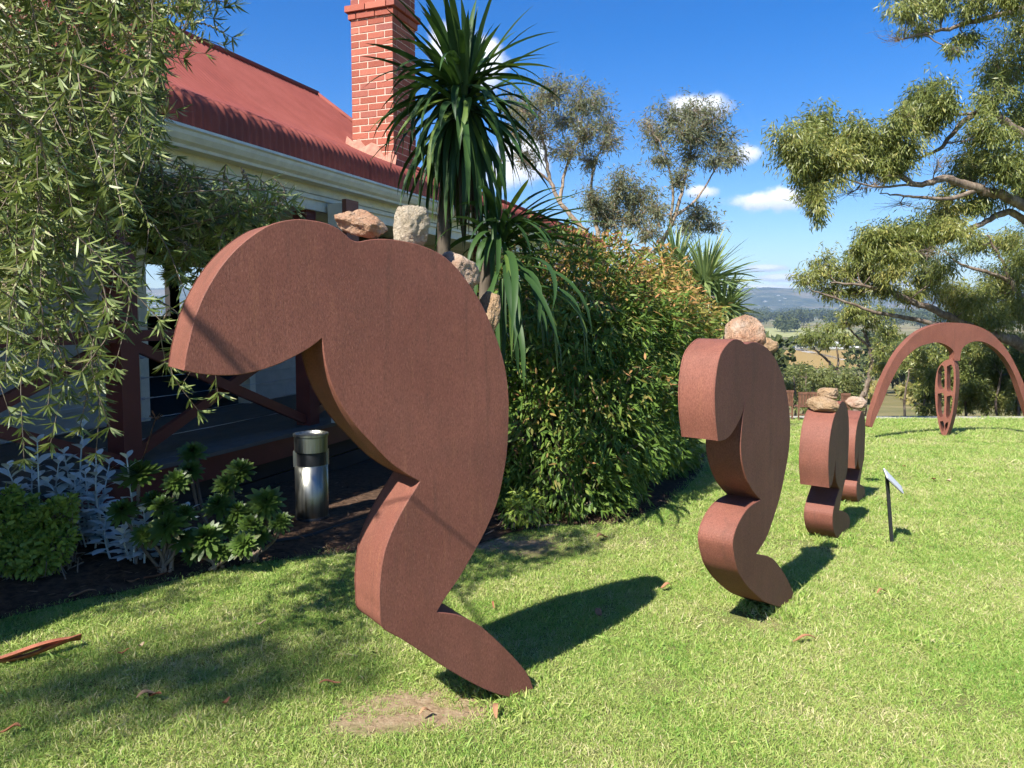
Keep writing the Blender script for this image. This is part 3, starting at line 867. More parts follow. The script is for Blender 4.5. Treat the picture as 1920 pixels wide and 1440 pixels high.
def build_veranda():
    # deck boards
    dk = HB().box((-3, 3.80, DECK - .14), (U_END - .3, 5.4, DECK - .03)).build('deck', M['deck'], house)
    nb = 11
    bw = (5.4 - 3.74) / nb
    for k in range(nb):
        w0 = 3.74 + k * bw
        HB().box((-3, w0, DECK - .028), (U_END - .3, w0 + bw - .006, DECK)).build('deck_board', M['deck'], dk)
    HB().box((-3, 3.775, DECK - .19), (U_END - .3, 3.798, DECK - .03)).build('deck_edge_board', M['red_paint'], house)
    for k in range(3):
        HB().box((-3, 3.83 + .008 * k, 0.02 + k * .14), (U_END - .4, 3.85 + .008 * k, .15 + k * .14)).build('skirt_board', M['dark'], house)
    # front wall of the room with a wide dark opening, weatherboards either side
    zs = [DECK + .01 + i * .155 for i in range(13)]
    segs = [(-3.0, 5.02), (6.50, 8.6), (9.7, U_END - 1.0)]
    for (a, b) in segs:
        for z in zs:
            # tapered weatherboard: thicker at the bottom
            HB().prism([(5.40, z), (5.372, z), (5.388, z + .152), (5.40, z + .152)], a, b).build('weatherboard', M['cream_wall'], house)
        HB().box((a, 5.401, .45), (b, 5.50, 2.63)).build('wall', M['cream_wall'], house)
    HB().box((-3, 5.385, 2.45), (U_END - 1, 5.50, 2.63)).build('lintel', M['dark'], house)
    for u in (5.02, 6.42):
        HB().box((u, 5.345, DECK), (u + .09, 5.50, 2.60)).build('door_jamb', M['cream'], house)
    # window in the far bay
    wn = HB().box((8.6, 5.42, DECK + .6), (9.7, 5.45, 2.45)).build('window', M['glass_dark'], house)
    HB().box((9.12, 5.39, DECK + .6), (9.18, 5.418, 2.45)).build('mullion', M['cream'], wn)
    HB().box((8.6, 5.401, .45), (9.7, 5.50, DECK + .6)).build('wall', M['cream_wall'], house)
    # room: side walls, floor, ceiling, back wall with windows looking through
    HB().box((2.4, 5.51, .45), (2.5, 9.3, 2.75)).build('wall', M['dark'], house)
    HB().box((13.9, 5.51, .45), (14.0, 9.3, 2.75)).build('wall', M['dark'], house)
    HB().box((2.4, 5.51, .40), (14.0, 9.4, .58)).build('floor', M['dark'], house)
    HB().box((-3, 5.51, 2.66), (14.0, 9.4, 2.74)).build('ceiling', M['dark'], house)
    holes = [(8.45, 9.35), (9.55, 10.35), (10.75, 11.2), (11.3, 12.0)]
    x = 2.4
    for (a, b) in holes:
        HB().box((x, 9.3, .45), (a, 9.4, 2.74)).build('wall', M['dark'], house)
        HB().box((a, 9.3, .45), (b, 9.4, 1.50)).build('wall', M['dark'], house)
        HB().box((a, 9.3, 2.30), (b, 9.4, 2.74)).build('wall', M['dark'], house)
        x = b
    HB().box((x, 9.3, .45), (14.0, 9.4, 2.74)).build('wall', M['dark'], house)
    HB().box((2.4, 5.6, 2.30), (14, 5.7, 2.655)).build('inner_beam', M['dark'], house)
    # posts, rails, crossed braces, wires
    posts = [-0.25, 1.64, 3.53, 5.42, 7.31, 9.2, 11.1, 13.0]
    for k, u in enumerate(posts):
        HB().box((u - .068, 3.84, .0 if k < 5 else .2), (u + .068, 3.975, 2.43)).build('post', M['red_paint'], house)
        if k < len(posts) - 1:
            v = posts[k + 1]
            HB().box((u + .069, 3.865, 1.40), (v - .069, 3.945, 1.47)).build('top_rail', M['red_paint'], house)
            a = HP(u + .07, 3.89, 1.38); b = HP(v - .07, 3.89, DECK + .05)
            MB().bar(a, b, .045, .085).build('cross_brace', M['red_paint'], house)
            a = HP(u + .07, 3.937, DECK + .05); b = HP(v - .07, 3.937, 1.38)
            MB().bar(a, b, .045, .085).build('cross_brace', M['red_paint'], house)
            for q in range(5):
                z = DECK + .13 + q * .135
                wr = MB().tube([HP(u + .07, 3.99, z), HP((u + v) / 2, 3.99, z - .004), HP(v - .07, 3.99, z)], .0028, 5).build('railing_wire', M['wire'], house)
                if k == 2:
                    tb = MB()
                    p0, p1 = HP(u + .10, 3.99, z), HP(u + .24, 3.99, z)
                    tb.tube([p0 + Vector((0, 0, .008)), p1 + Vector((0, 0, .008))], .0035, 5); tb.tube([p0 - Vector((0, 0, .008)), p1 - Vector((0, 0, .008))], .0035, 5)
                    tb.tube([p0, p0 + HU * .02], .010, 6); tb.tube([p1 - HU * .02, p1], .010, 6); tb.tube([p1, p1 + HU * .09], .005, 6)
                    tb.build('turnbuckle', M['wire'], wr)
    # boxed cream column with a rust red plank in front of the beam
    c = HP(5.62, 3.78, 0)
    HB().box((5.56, 3.62, 0.62), (5.72, 3.77, 2.50)).build('column', M['cream'], house)
    HB().box((5.545, 3.575, 0.62), (5.735, 3.617, 2.53)).build('column_plank', M['plank_red'], house)
build_veranda()

# ------------------------------------------------------------------ weathering steel leg sculptures
def dense(poly, step=0.012):
    """Catmull-Rom between corners, corners kept sharp; poly = list of (s,z)"""
    n = len(poly)
    P = [Vector((a, b)) for a, b in poly]
    corner = []
    for i in range(n):
        a = (P[i] - P[i - 1]).normalized(); b = (P[(i + 1) % n] - P[i]).normalized()
        corner.append(a.dot(b) < 0.60)
    out = []
    for i in range(n):
        p0, p1, p2, p3 = P[i - 1], P[i], P[(i + 1) % n], P[(i + 2) % n]
        if corner[i]: p0 = p1 * 2 - p2
        if corner[(i + 1) % n]: p3 = p2 * 2 - p1
        k = max(1, int((p2 - p1).length / step))
        for q in range(k):
            t = q / k
            out.append(0.5 * ((2 * p1) + (p2 - p0) * t + (2 * p0 - 5 * p1 + 4 * p2 - p3) * t * t + (3 * p1 - p0 - 3 * p2 + p3) * t ** 3))
    return out
def inset(poly, d):
    n = len(poly); out = []
    A = sum(poly[i].x * poly[(i + 1) % n].y - poly[(i + 1) % n].x * poly[i].y for i in range(n))
    sg = 1 if A > 0 else -1
    for i in range(n):
        t = (poly[(i + 1) % n] - poly[i - 1])
        t = t.normalized() if t.length > 1e-9 else Vector((1, 0))
        out.append(poly[i] + Vector((-t.y, t.x)) * d * sg)
    return out
def plane_outline(px_pts, foot_px, alpha):
    F = ground(*foot_px)
    n = Vector((math.sin(alpha), -math.cos(alpha), 0)); s = Vector((math.cos(alpha), math.sin(alpha), 0))
    C = Vector((0, 0, CAM_H)); out = []
    for (x, y) in px_pts:
        r = ray(x, y); t = (F - C).dot(n) / r.dot(n); q = C + r * t
        out.append(((q - F).dot(s), q.z - F.z))
    return F, n, s, out
def leg_sculpture(F, n, s, poly, thick, label):
    root = empty('steel_leg_sculpture', F, label, 'sculpture', 'row of weathering steel leg sculptures')
    d = dense(poly)
    def W(p, depth): return F + s * p.x + Vector((0, 0, p.y)) - n * depth
    ins = inset(d, 0.0025)
    m = len(d)
    pl = 0.008
    for nm, a, b, out_first in (('front_plate', 0.0, pl, True), ('back_plate', thick, thick - pl, True)):
        mb = MB()
        P = [W(p, a) for p in ins] + [W(p, a + (0.0025 if b > a else -0.0025)) for p in d] + [W(p, b) for p in d]
        Fs = [tuple(range(m))] + [(i, (i + 1) % m, m + (i + 1) % m, m + i) for i in range(m)] + [(m + i, m + (i + 1) % m, 2 * m + (i + 1) % m, 2 * m + i) for i in range(m)]
        mb.add(P, Fs).build(nm, M['corten'], root)
    mb = MB()
    d2 = inset(d, 0.0015)
    P = [W(p, pl) for p in d2] + [W(p, thick - pl) for p in d2]
    mb.add(P, [(i, (i + 1) % m, m + (i + 1) % m, m + i) for i in range(m)]).build('edge_band', M['corten'], root)
    return root
LEG1 = [(665, 452), (635, 429), (610, 418), (584, 413), (555, 411), (519, 417), (490, 430), (453, 457), (420, 492), (397, 526), (378, 562), (364, 599), (355, 635), (349, 661), (344, 695),
        (373, 701), (409, 704), (446, 703), (482, 696), (519, 684), (555, 667), (584, 650), (604, 634),
        (607, 664), (613, 693), (624, 726), (643, 763), (668, 799), (701, 835), (732, 867), (762, 889), (787, 903),
        (772, 927), (754, 957), (735, 995), (721, 1034), (714, 1073), (711, 1112), (712, 1140), (717, 1176),
        (754, 1199), (793, 1224), (832, 1250), (871, 1273), (910, 1293), (941, 1304), (968, 1309), (988, 1308), (1003, 1301),
        (995, 1275), (984, 1256), (964, 1233), (933, 1202), (902, 1175), (871, 1158), (848, 1151), (819, 1148),
        (836, 1120), (863, 1081), (890, 1034), (914, 988), (933, 941), (943, 898), (951, 848), (954, 792), (954, 745), (949, 697), (938, 653), (923, 613), (905, 573), (883, 537), (858, 504), (829, 478), (792, 461), (756, 452), (723, 448), (694, 449)]
F1, N1, S1, P1 = plane_outline(LEG1, (980, 1303), R(36))
leg1 = leg_sculpture(F1, N1, S1, P1, 0.215, 'largest rust brown steel leg sculpture in the foreground, bent over, four stones on its back')
LEG2 = [(1399, 645), (1389, 638), (1376, 636), (1362, 647), (1350, 667), (1343, 701), (1340, 738), (1341, 780), (1346, 827),
        (1353, 827), (1364, 822), (1374, 811), (1385, 792), (1393, 772), (1398, 747), (1393, 780), (1390, 813), (1389, 838), (1391, 863), (1397, 888), (1405, 909), (1416, 926), (1426, 937),
        (1412, 945), (1399, 957), (1387, 976), (1378, 997), (1374, 1017), (1375, 1034), (1380, 1059), (1387, 1078), (1403, 1101), (1428, 1124), (1449, 1134), (1470, 1140), (1482, 1137),
        (1491, 1120), (1482, 1097), (1470, 1074), (1453, 1051), (1437, 1042), (1418, 1039), (1437, 1009), (1449, 976), (1462, 934), (1472, 888), (1479, 847), (1482, 805), (1479, 759), (1470, 713), (1457, 678), (1443, 657), (1428, 646), (1412, 641)]
F2, N2, S2, P2 = plane_outline(LEG2, (1472, 1138), R(50))
leg2 = leg_sculpture(F2, N2, S2, P2, 0.178, 'second rust brown steel leg sculpture, waist high, single rounded red boulder on top')
LEG3 = [(1569, 771), (1566, 776), (1560, 797), (1555, 830), (1553, 872), (1555, 915), (1560, 908), (1564, 888), (1567, 862), (1567, 888), (1569, 905), (1574, 917),
        (1571, 926), (1566, 942), (1562, 959), (1561, 972), (1562, 988), (1566, 1003), (1573, 1010), (1582, 1006), (1590, 996), (1594, 980), (1593, 970), (1587, 961), (1574, 957),
        (1577, 938), (1582, 913), (1589, 880), (1591, 847), (1592, 813), (1591, 780), (1587, 759), (1580, 752), (1574, 759)]
F3, N3, S3, P3 = plane_outline(LEG3, (1574, 1010), R(54))
leg3 = leg_sculpture(F3, N3, S3, P3, 0.190, 'third steel leg sculpture, crouched, knee high, two stacked tan stones on top')
F4 = ground(1612, 944)
A4 = R(56)
k4 = ((944 - 766) / FPX * F4.y) / max(z for _, z in P3)
P4 = [(a * k4, b * k4) for a, b in P3]
N4 = Vector((math.sin(A4), -math.cos(A4), 0)); S4 = Vector((math.cos(A4), math.sin(A4), 0))
leg4 = leg_sculpture(F4, N4, S4, P4, 0.175, 'smallest and farthest steel leg sculpture, half hidden behind the third, pale pink stone on top')

# ------------------------------------------------------------------ stones on the sculptures
def stone(c, size, rot, mat, label, seed, planes=9, name='stone', group='stones balanced on the leg sculptures', block=0):
    rs = random.Random(seed)
    bm = bmesh.new(); bmesh.ops.create_icosphere(bm, subdivisions=5, radius=1.0)
    pls = []
    for _ in range(planes):
        v = Vector((rs.gauss(0, 1), rs.gauss(0, 1), rs.gauss(0, 1))).normalized(); pls.append((v, rs.uniform(.62, .92)))
    if block:
        for ax in range(3):
            for sg in (-1, 1):
                v = Vector((rs.gauss(0, .12), rs.gauss(0, .12), rs.gauss(0, .12))); v[ax] += sg; pls.append((v.normalized(), block * rs.uniform(.92, 1.0)))
        pls = [(v, h if abs(max(v, key=abs)) > .9 else h + .18) for v, h in pls]
    off = Vector((rs.uniform(0, 50), rs.uniform(0, 50), 0))
    E = Matrix.Rotation(rot[2], 3, 'Z') @ Matrix.Rotation(rot[1], 3, 'Y') @ Matrix.Rotation(rot[0], 3, 'X')
    for v in bm.verts:
        d = v.co.normalized(); r = 1.0
        for pn, h in pls:
            q = d.dot(pn)
            if q > 0.05: r = min(r, h / q)
        r *= 1 + .10 * mnoise.fractal(d * 2.2 + off, 1.0, 2.0, 5) + .05 * mnoise.fractal(d * 7 + off, .9, 2.1, 4)
        v.co = E @ Vector((d.x * r * size[0], d.y * r * size[1], d.z * r * size[2]))
    me = bpy.data.meshes.new(name); bm.to_mesh(me); bm.free()
    me.polygons.foreach_set('use_smooth', np.ones(len(me.polygons), dtype=bool))
    me.materials.append(mat)
    zmin = min(v.co.z for v in me.vertices)
    me.transform(Matrix.Translation((0, 0, -zmin)))
    o = bpy.data.objects.new(name, me); COL.objects.link(o)
    o.location = Vector(c) + Vector((0, 0, zmin))
    return tag(o, label, 'stone', group)
def on_plane(F, n, px, py, depth):
    C = Vector((0, 0, CAM_H)); r = ray(px, py); Fd = F - n * depth
    t = (Fd - C).dot(n) / r.dot(n); return C + r * t
def pxw(p, F): return p / FPX * F.y
yaw1 = R(36)
stone(on_plane(F1, N1, 678, 424, .11), (.108, .085, .050), (0, R(20), yaw1), M['rock_orange'], 'long reddish stone lying in the dip on the largest sculpture', 11)
stone(on_plane(F1, N1, 772, 424, .11), (.072, .07, .092), (R(4), R(4), yaw1), M['rock_pale'], 'upright pale cream stone block on the largest sculpture', 23, 4, block=.80)
stone(on_plane(F1, N1, 857, 512, .13), (.092, .085, .080), (0, R(38), yaw1), M['rock_red'], 'pinkish stone wedged on the shoulder of the largest sculpture', 35, 5, block=.82)
stone(on_plane(F1, N1, 914, 590, .12), (.046, .06, .105), (0, R(14), yaw1), M['rock_tan'], 'small tan stone, lowest of the four on the largest sculpture', 41, 6, block=.85)
stone(on_plane(F2, N2, 1397, 628, .12), (.100, .10, .098), (0, R(6), R(50)), M['rock_orange'], 'rounded red boulder on top of the second sculpture', 52, 4)
stone(on_plane(F2, N2, 1438, 650, .10), (.045, .06, .05), (0, R(20), R(50)), M['rock_tan'], 'small grey tan stone tucked behind the red boulder', 57, 7)
stone(on_plane(F3, N3, 1542, 759, .09), (.072, .105, .056), (R(6), R(-3), R(54)), M['rock_tan'], 'lower tan stone on the third sculpture', 61, 6)
stone(on_plane(F3, N3, 1553, 738, .10), (.070, .085, .050), (R(-5), R(4), R(54)), M['rock_tan'], 'upper tan stone stacked on the third sculpture', 68, 6, block=.85)
stone(on_plane(F4, N4, 1606, 755, .13), (.095, .09, .058), (0, R(-4), R(56)), M['rock_red'], 'pale pink stone on the smallest sculpture', 74, 7)

# ------------------------------------------------------------------ arch sculpture at the back of the lawn
def solid_2d(name, loops, F, s, n, d0, d1, mat, parent):
    """flat outline with holes given in metres (s,z), extruded from depth d0 to d1"""
    cu = bpy.data.curves.new(name, 'CURVE'); cu.dimensions = '2D'; cu.fill_mode = 'BOTH'; cu.extrude = (d1 - d0) / 2
    for lp in loops:
        sp_ = cu.splines.new('POLY'); sp_.points.add(len(lp) - 1)
        for i, p in enumerate(lp): sp_.points[i].co = (p[0], p[1], 0, 1)
        sp_.use_cyclic_u = True
    ob = bpy.data.objects.new(name, cu); COL.objects.link(ob)
    dg = bpy.context.evaluated_depsgraph_get(); dg.update()
    me = bpy.data.meshes.new_from_object(ob.evaluated_get(dg))
    bpy.data.objects.remove(ob); bpy.data.curves.remove(cu)
    Mx = Matrix(((s.x, 0, n.x, 0), (s.y, 0, n.y, 0), (0, 1, 0, 0), (0, 0, 0, 1)))
    c = F - n * ((d0 + d1) / 2)
    me.transform(Matrix.Translation(c) @ Mx)
    me.materials.clear(); me.materials.append(mat); me.name = name
    return link(name, me, parent)
ARCH = [(1626, 800), (1630, 777), (1640, 745), (1652, 712), (1665, 685), (1680, 660), (1700, 637), (1720, 621), (1745, 610), (1772, 605), (1802, 606), (1827, 611), (1850, 622), (1870, 640), (1887, 662), (1902, 690), (1915, 720), (1926, 752), (1936, 785), (1941, 808),
        (1935, 808), (1927, 788), (1918, 762), (1909, 735), (1897, 702), (1880, 672), (1860, 652), (1840, 641), (1822, 640), (1807, 646), (1798, 657), (1795, 676), (1784, 676), (1784, 660), (1775, 650), (1757, 642), (1737, 644), (1715, 652), (1692, 672), (1677, 695), (1662, 725), (1650, 755), (1637, 785), (1631, 800)]
def build_arch():
    a = R(14)
    Fa, na, sa, pa = plane_outline(ARCH, (1775, 820), a)
    root = empty('steel_arch_sculpture', Fa, 'slender rust coloured steel arch over a pierced pod at the back of the lawn', 'sculpture')
    d = dense(pa, 0.03)
    solid_2d('arch', [[(p.x, p.y) for p in d]], Fa, sa, na, -0.05, 0.05, M['corten'], root)
    # pierced pod, turned so that its side shows to the right
    a2 = R(-47)
    POD = [(1784, 672), (1771, 677), (1760, 690), (1755, 712), (1754, 738), (1756, 768), (1761, 797), (1766, 814), (1769, 820), (1774, 818), (1781, 800), (1787, 775), (1791, 745), (1793, 715), (1792, 692), (1789, 678)]
    H = [[(1760, 694), (1766, 684), (1771, 690), (1772, 722), (1770, 730), (1763, 731), (1759, 722), (1759, 705)],
         [(1776, 687), (1784, 683), (1788, 692), (1789, 715), (1787, 734), (1780, 736), (1776, 728)],
         [(1759, 738), (1768, 736), (1771, 744), (1771, 765), (1768, 783), (1763, 783), (1759, 768)],
         [(1776, 743), (1784, 741), (1787, 748), (1784, 770), (1779, 786), (1775, 782), (1775, 760)],
         [(1763, 790), (1769, 789), (1771, 796), (1770, 808), (1768, 810), (1765, 803)],
         [(1774, 793), (1779, 791), (1777, 801), (1773, 808), (1772, 800)]]
    Fp, npp, s2, pp = plane_outline(POD, (1775, 820), a2)
    loops = [[(p.x, p.y) for p in dense(pp, .02)]]
    for h in H:
        _, _, _, hh = plane_outline(h, (1775, 820), a2); loops.append([(p.x, p.y) for p in dense(hh, .015)])
    solid_2d('pod', loops, Fp, s2, npp, -0.02, 0.16, M['corten'], root)
    q = ground(1775, 820)
    MB().box((q.x - .09, q.y - .02, q.z - .05), (q.x + .07, q.y + .14, q.z + .02)).build('foot', M['corten'], root)
build_arch()

# ------------------------------------------------------------------ litter bin, sign, small lawn things
def build_bin():
    c = ground(586, 985); c = Vector((c.x, c.y, 0.03))
    root = empty('litter_bin', c, 'cylindrical brushed steel litter bin standing in front of the veranda', 'bin')
    r = 0.122
    MB().lathe(c, [(0, 0.0), (r - .006, 0.0), (r, .008), (r, .40), (r - .012, .402), (r - .012, .41)], 40).build('body', M['steel'], root, smooth=False)
    for o in root.children: o.data.polygons.foreach_set('use_smooth', np.ones(len(o.data.polygons), dtype=bool))
    MB().lathe(c, [(r - .014, .405), (r - .014, .515)], 40).build('opening', M['black'], root, smooth=True)
    MB().lathe(c, [(r - .012, .508), (r, .512), (r, .622), (r + .008, .628), (r + .008, .645), (r - .008, .648), (r - .02, .630), (.06, .618), (0.0, .615)], 40).build('head', M['steel'], root)
    MB().lathe(c, [(r + .004, .0), (r + .004, .018), (r + .001, .022)], 40).build('base_ring', M['black'], root, smooth=True)
    for a in (R(20), R(200)):
        MB().box((c.x + (r - .008) * math.cos(a) - .014, c.y + (r - .008) * math.sin(a) - .014, c.z + .40), (c.x + (r - .008) * math.cos(a) + .014, c.y + (r - .008) * math.sin(a) + .014, c.z + .52)).build('upright', M['steel'], root)
build_bin()
def build_sign():
    b = ground(1674, 1022)
    root = empty('garden_sign', b, 'small sloping label plate on a thin dark post in the lawn', 'sign')
    top = at(1663, 893, b.y + .01)
    MB().bar(b - Vector((0, 0, .05)), top, .022, .012, up=(0, 1, 0)).build('post', M['black'], root)
    # plate slopes down to the right, seen almost edge on
    d = b.y
    P = [at(1657, 878, d + .02), at(1664, 896, d - .10), at(1694, 925, d - .06), at(1689, 912, d + .06)]
    nrm = (P[2] - P[0]).cross(P[1] - P[0]).normalized() * .004
    if nrm.z < 0: nrm = -nrm
    Q = [(0, 1, 2, 3), (7, 6, 5, 4), (0, 4, 5, 1), (1, 5, 6, 2), (2, 6, 7, 3), (3, 7, 4, 0)]
    MB().add([p + nrm for p in P] + [p - nrm for p in P], Q).build('plate', M['sign'], root)
    MB().add([p - nrm * 1.2 for p in P] + [p - nrm * 2.2 for p in P], Q).build('backing', M['black'], root)
build_sign()
def build_cover():
    c = ground(1768, 1204)
    root = empty('valve_box_cover', c, 'round green plastic irrigation cover sunk in the lawn', 'cover')
    MB().lathe((c.x, c.y, c.z), [(0, .008), (.046, .008), (.051, .006), (.053, 0.0)], 28).build('lid', M['cover'], root)
    MB().lathe((c.x, c.y, c.z), [(.054, -.02), (.054, .006), (.061, .006), (.065, -.02)], 28).build('rim', M['cover'], root)
build_cover()
def curl_leaf(p, ang, L, W, mat, lift=.02, seed=0, name='fallen_leaf', label=None, cat='leaf', group=None, curl=.35):
    rs = random.Random(seed)
    K = 8; V = []; F = []
    for i in range(K):
        t = i / (K - 1)
        w = W * math.sin(math.pi * min(1, t * .9 + .08)) ** .8
        bx = L * (t - .5); by = curl * L * .4 * math.sin(t * 2.6); z = lift * (1 + .8 * math.sin(t * 5 + seed))
        for j in (-1, 0, 1):
            V.append((bx, by + j * w / 2, z + (abs(j) * .25 * w)))
    for i in range(K - 1):
        for j in range(2):
            b = i * 3 + j; F.append((b, b + 3, b + 4, b + 1))
    V = np.array(V); c, s = math.cos(ang), math.sin(ang)
    V = np.stack([V[:, 0] * c - V[:, 1] * s, V[:, 0] * s + V[:, 1] * c, V[:, 2]], 1)
    T = V.copy(); T[:, 2] -= .0016
    n = len(V)
    Fa = np.array(F); allV = np.concatenate([V, T]); allF = np.concatenate([Fa, Fa[:, ::-1] + n])
    me = np_mesh(name, allV, allF, mat, np.full(len(allV), rs.random()), smooth=True)
    o = bpy.data.objects.new(name, me); COL.objects.link(o); o.location = p
    return tag(o, label, cat, group)
def build_litter():
    # long strip of gum bark, two ribbons
    a = ground(152, 1212); b = ground(-60, 1262)
    root = empty('bark_strip', b, 'long orange strip of shed gum bark on the lawn at the left edge', 'bark')
    for k, (off, wd) in enumerate(((0, .022), (.045, .014))):
        V = []; F = []
        K = 22
        for i in range(K):
            t = i / (K - 1); p = a.lerp(b, t)
            n = Vector((-(b - a).y, (b - a).x, 0)).normalized()
            c = p + n * (.035 * math.sin(t * 4 + k) + off * t)
            z = .035 + .022 * math.sin(t * 5 + k * 1.4)
            w = wd * (.35 + .65 * math.sin(math.pi * min(1, .12 + t * .8)))
            for j, zz in ((-1, .012), (0, -.004), (1, .014)):
                q = c + n * (j * w); V.append((q.x, q.y, z + zz))
        for i in range(K - 1):
            for j in range(2):
                q = i * 3 + j; F.append((q, q + 3, q + 4, q + 1))
        V = np.array(V); T = V.copy(); T[:, 2] -= .003; Fa = np.array(F)
        me = np_mesh('ribbon', np.concatenate([V, T]), np.concatenate([Fa, Fa[:, ::-1] + len(V)]), M['bark_strip'], smooth=True)
        link('ribbon', me, root)
    spots = [(278, 1318, .6, .085, .028, 'pair of curled brown leaves in the shaded grass, left leaf'), (292, 1315, 2.6, .075, .024, 'pair of curled brown leaves in the shaded grass, right leaf'),
             (265, 1222, 1.2, .04, .022, 'small orange leaf above the shaded patch of lawn'), (232, 1235, .3, .05, .016, 'small yellow leaf beside the orange leaf on the lawn'),
             (20, 1384, .2, .07, .028, 'tan leaf near the lower left corner of the lawn'), (935, 1345, 1.4, .10, .022, 'curved red brown leaf beside the foot of the largest sculpture'),
             (800, 1350, .5, .06, .02, 'brown leaf on the bare soil below the largest sculpture'), (620, 1295, .3, .09, .018, 'dark leaf on the lawn left of the bare soil'),
             (290, 1092, .9, .13, .032, 'pale grey curled leaf on the mulch at the lawn edge'), (250, 1100, .2, .07, .028, 'small whitish leaf on the mulch edge'),
             (155, 1125, .4, .14, .03, 'tan curled leaf on the mulch near the left edge'), (1510, 1211, .1, .12, .02, 'brown twig like leaf on the open lawn'),
             (1655, 1120, .3, .08, .018, 'orange leaf on the lawn below the sign'), (1697, 880, .4, .06, .03, 'pale leaf on the lawn right of the sign'),
             (1752, 904, 1.0, .07, .04, 'largest pale leaf on the lawn right of the sign'), (1780, 907, .5, .06, .04, 'pale leaf right of the largest pale leaf'),
             (1125, 1160, 1.5, .07, .035, 'pale leaf in the shadow of the largest sculpture'), (1250, 1110, .2, .07, .03, 'pale leaf beyond the shadow tip on the lawn'),
             (928, 1143, 1.5, .09, .012, 'thin straw leaf in the shadow of the largest sculpture'), (1130, 1015, .4, .09, .05, 'orange leaf at the foot of the hedge'),
             (35, 1465, .7, .06, .03, 'brown leaf at the bottom left edge'), (425, 1330, 1.2, .05, .02, 'small tan leaf in the shaded grass'), (490, 1180, .1, .05, .02, 'tan leaf on dry grass behind the shaded patch')]
    for i, (px, py, an, L, W, lb) in enumerate(spots):
        p = ground(px, py)
        curl_leaf(p + Vector((0, 0, .022)), an, L, W, M['dry_leaf'], .012, i, label=lb, group='fallen leaves on the lawn')
    # chips and needles of the mulch
    g = np.random.default_rng(5)
    n = 9000
    x = g.uniform(-4.2, 1.2, n); y = g.uniform(2.3, 7.2, n)
    k = in_bed(x, y); x, y = x[k], y[k]; n = len(x)
    P = np.stack([x, y, np.vectorize(hz)(x, y) + g.uniform(.03, .075, n)], 1)
    T = g.normal(0, 1, (n, 3)); T[:, 2] *= .18
    V, F, kk = leaves(P, T, np.tile([0, 0, 1.0], (n, 1)) + g.normal(0, .3, (n, 3)), g.uniform(.02, .085, n), g.uniform(.003, .014, n), (.6, 1, .7, .2))
    me = np_mesh('mulch_chips', V, F, M['chip'], np.clip(g.normal(.4, .3, n), 0, 1).repeat(kk))
    tag(link('mulch_chips', me), 'brown bark mulch and needle litter over the garden bed', 'mulch', kind='stuff')
    # poly pipe
    pts = [ground(*q) for q in ((400, 1040), (470, 1032), (520, 1026), (580, 1016), (630, 1000), (680, 985), (740, 968))]
    o = MB().tube(smooth_poly([p + Vector((0, 0, .045)) for p in pts], 40), .014, 8).build('irrigation_pipe', M['hose'], smooth=True)
    tag(o, 'black irrigation pipe lying on the mulch below the bin', 'pipe')
build_litter()

# ------------------------------------------------------------------ sword leaved plants (cordylines)
def sword(acc, c, n, L, W, e_lo, e_hi, bend, g, dead=False, az=None, spread=.04, start=0.0, tw=.25):
    K = 10
    a = g.uniform(0, 2 * math.pi, n) if az is None else np.radians(g.uniform(az[0], az[1], n))
    e0 = np.radians(g.uniform(e_lo, e_hi, n)); Ls = L * g.uniform(.75, 1.12, n); b = np.radians(bend) * g.uniform(.5, 1.4, n)
    t = np.linspace(0, 1, K)
    e = np.maximum(e0[:, None] - b[:, None] * t[None] ** 1.5, -1.50)
    step = (Ls / (K - 1))[:, None]
    dx = np.cos(e) * step; dz = np.sin(e) * step
    r = np.cumsum(dx, 1) - dx[:, :1]; z = np.cumsum(dz, 1) - dz[:, :1]
    a2 = a[:, None] + g.normal(0, .10, n)[:, None] * t[None] ** 2
    base = np.array(c) + np.stack([np.cos(a) * spread, np.sin(a) * spread, g.uniform(-.12, .10, n) * start], 1)
    C = base[:, None] + np.stack([r * np.cos(a2), r * np.sin(a2), z], -1)
    prof = np.interp(t, [0, .12, .45, .8, 1], [.55, .75, 1, .62, .02])
    Ws = W * g.uniform(.8, 1.2, n)
    tw_ = g.normal(0, tw, n)[:, None] * np.ones(K)[None]
    S = np.stack([-np.sin(a2), np.cos(a2), np.zeros_like(a2)], -1)
    up = np.stack([-np.sin(e) * np.cos(a2), -np.sin(e) * np.sin(a2), np.cos(e)], -1)
    S2 = S * np.cos(tw_)[..., None] + up * np.sin(tw_)[..., None]
    w = (Ws[:, None] * prof[None] * .5)[..., None]
    nup = np.cross(S2, np.gradient(C, axis=1)); nup = unit(nup)
    A = C + S2 * w - nup * w * .0; B = C - S2 * w; Cm = C - up * w * .35
    V = np.stack([A, Cm, B], 2).reshape(n, 3 * K, 3)
    f = []
    for k in range(K - 1):
        f += [(3 * k, 3 * k + 1, 3 * k + 4, 3 * k + 3), (3 * k + 1, 3 * k + 2, 3 * k + 5, 3 * k + 4)]
    F = (np.arange(n)[:, None, None] * 3 * K + np.array(f)[None]).reshape(-1, 4)
    rnd = np.clip(g.normal(.45, .28, n), 0, 1)
    acc.add(V.reshape(-1, 3), F, rnd.repeat(3 * K))
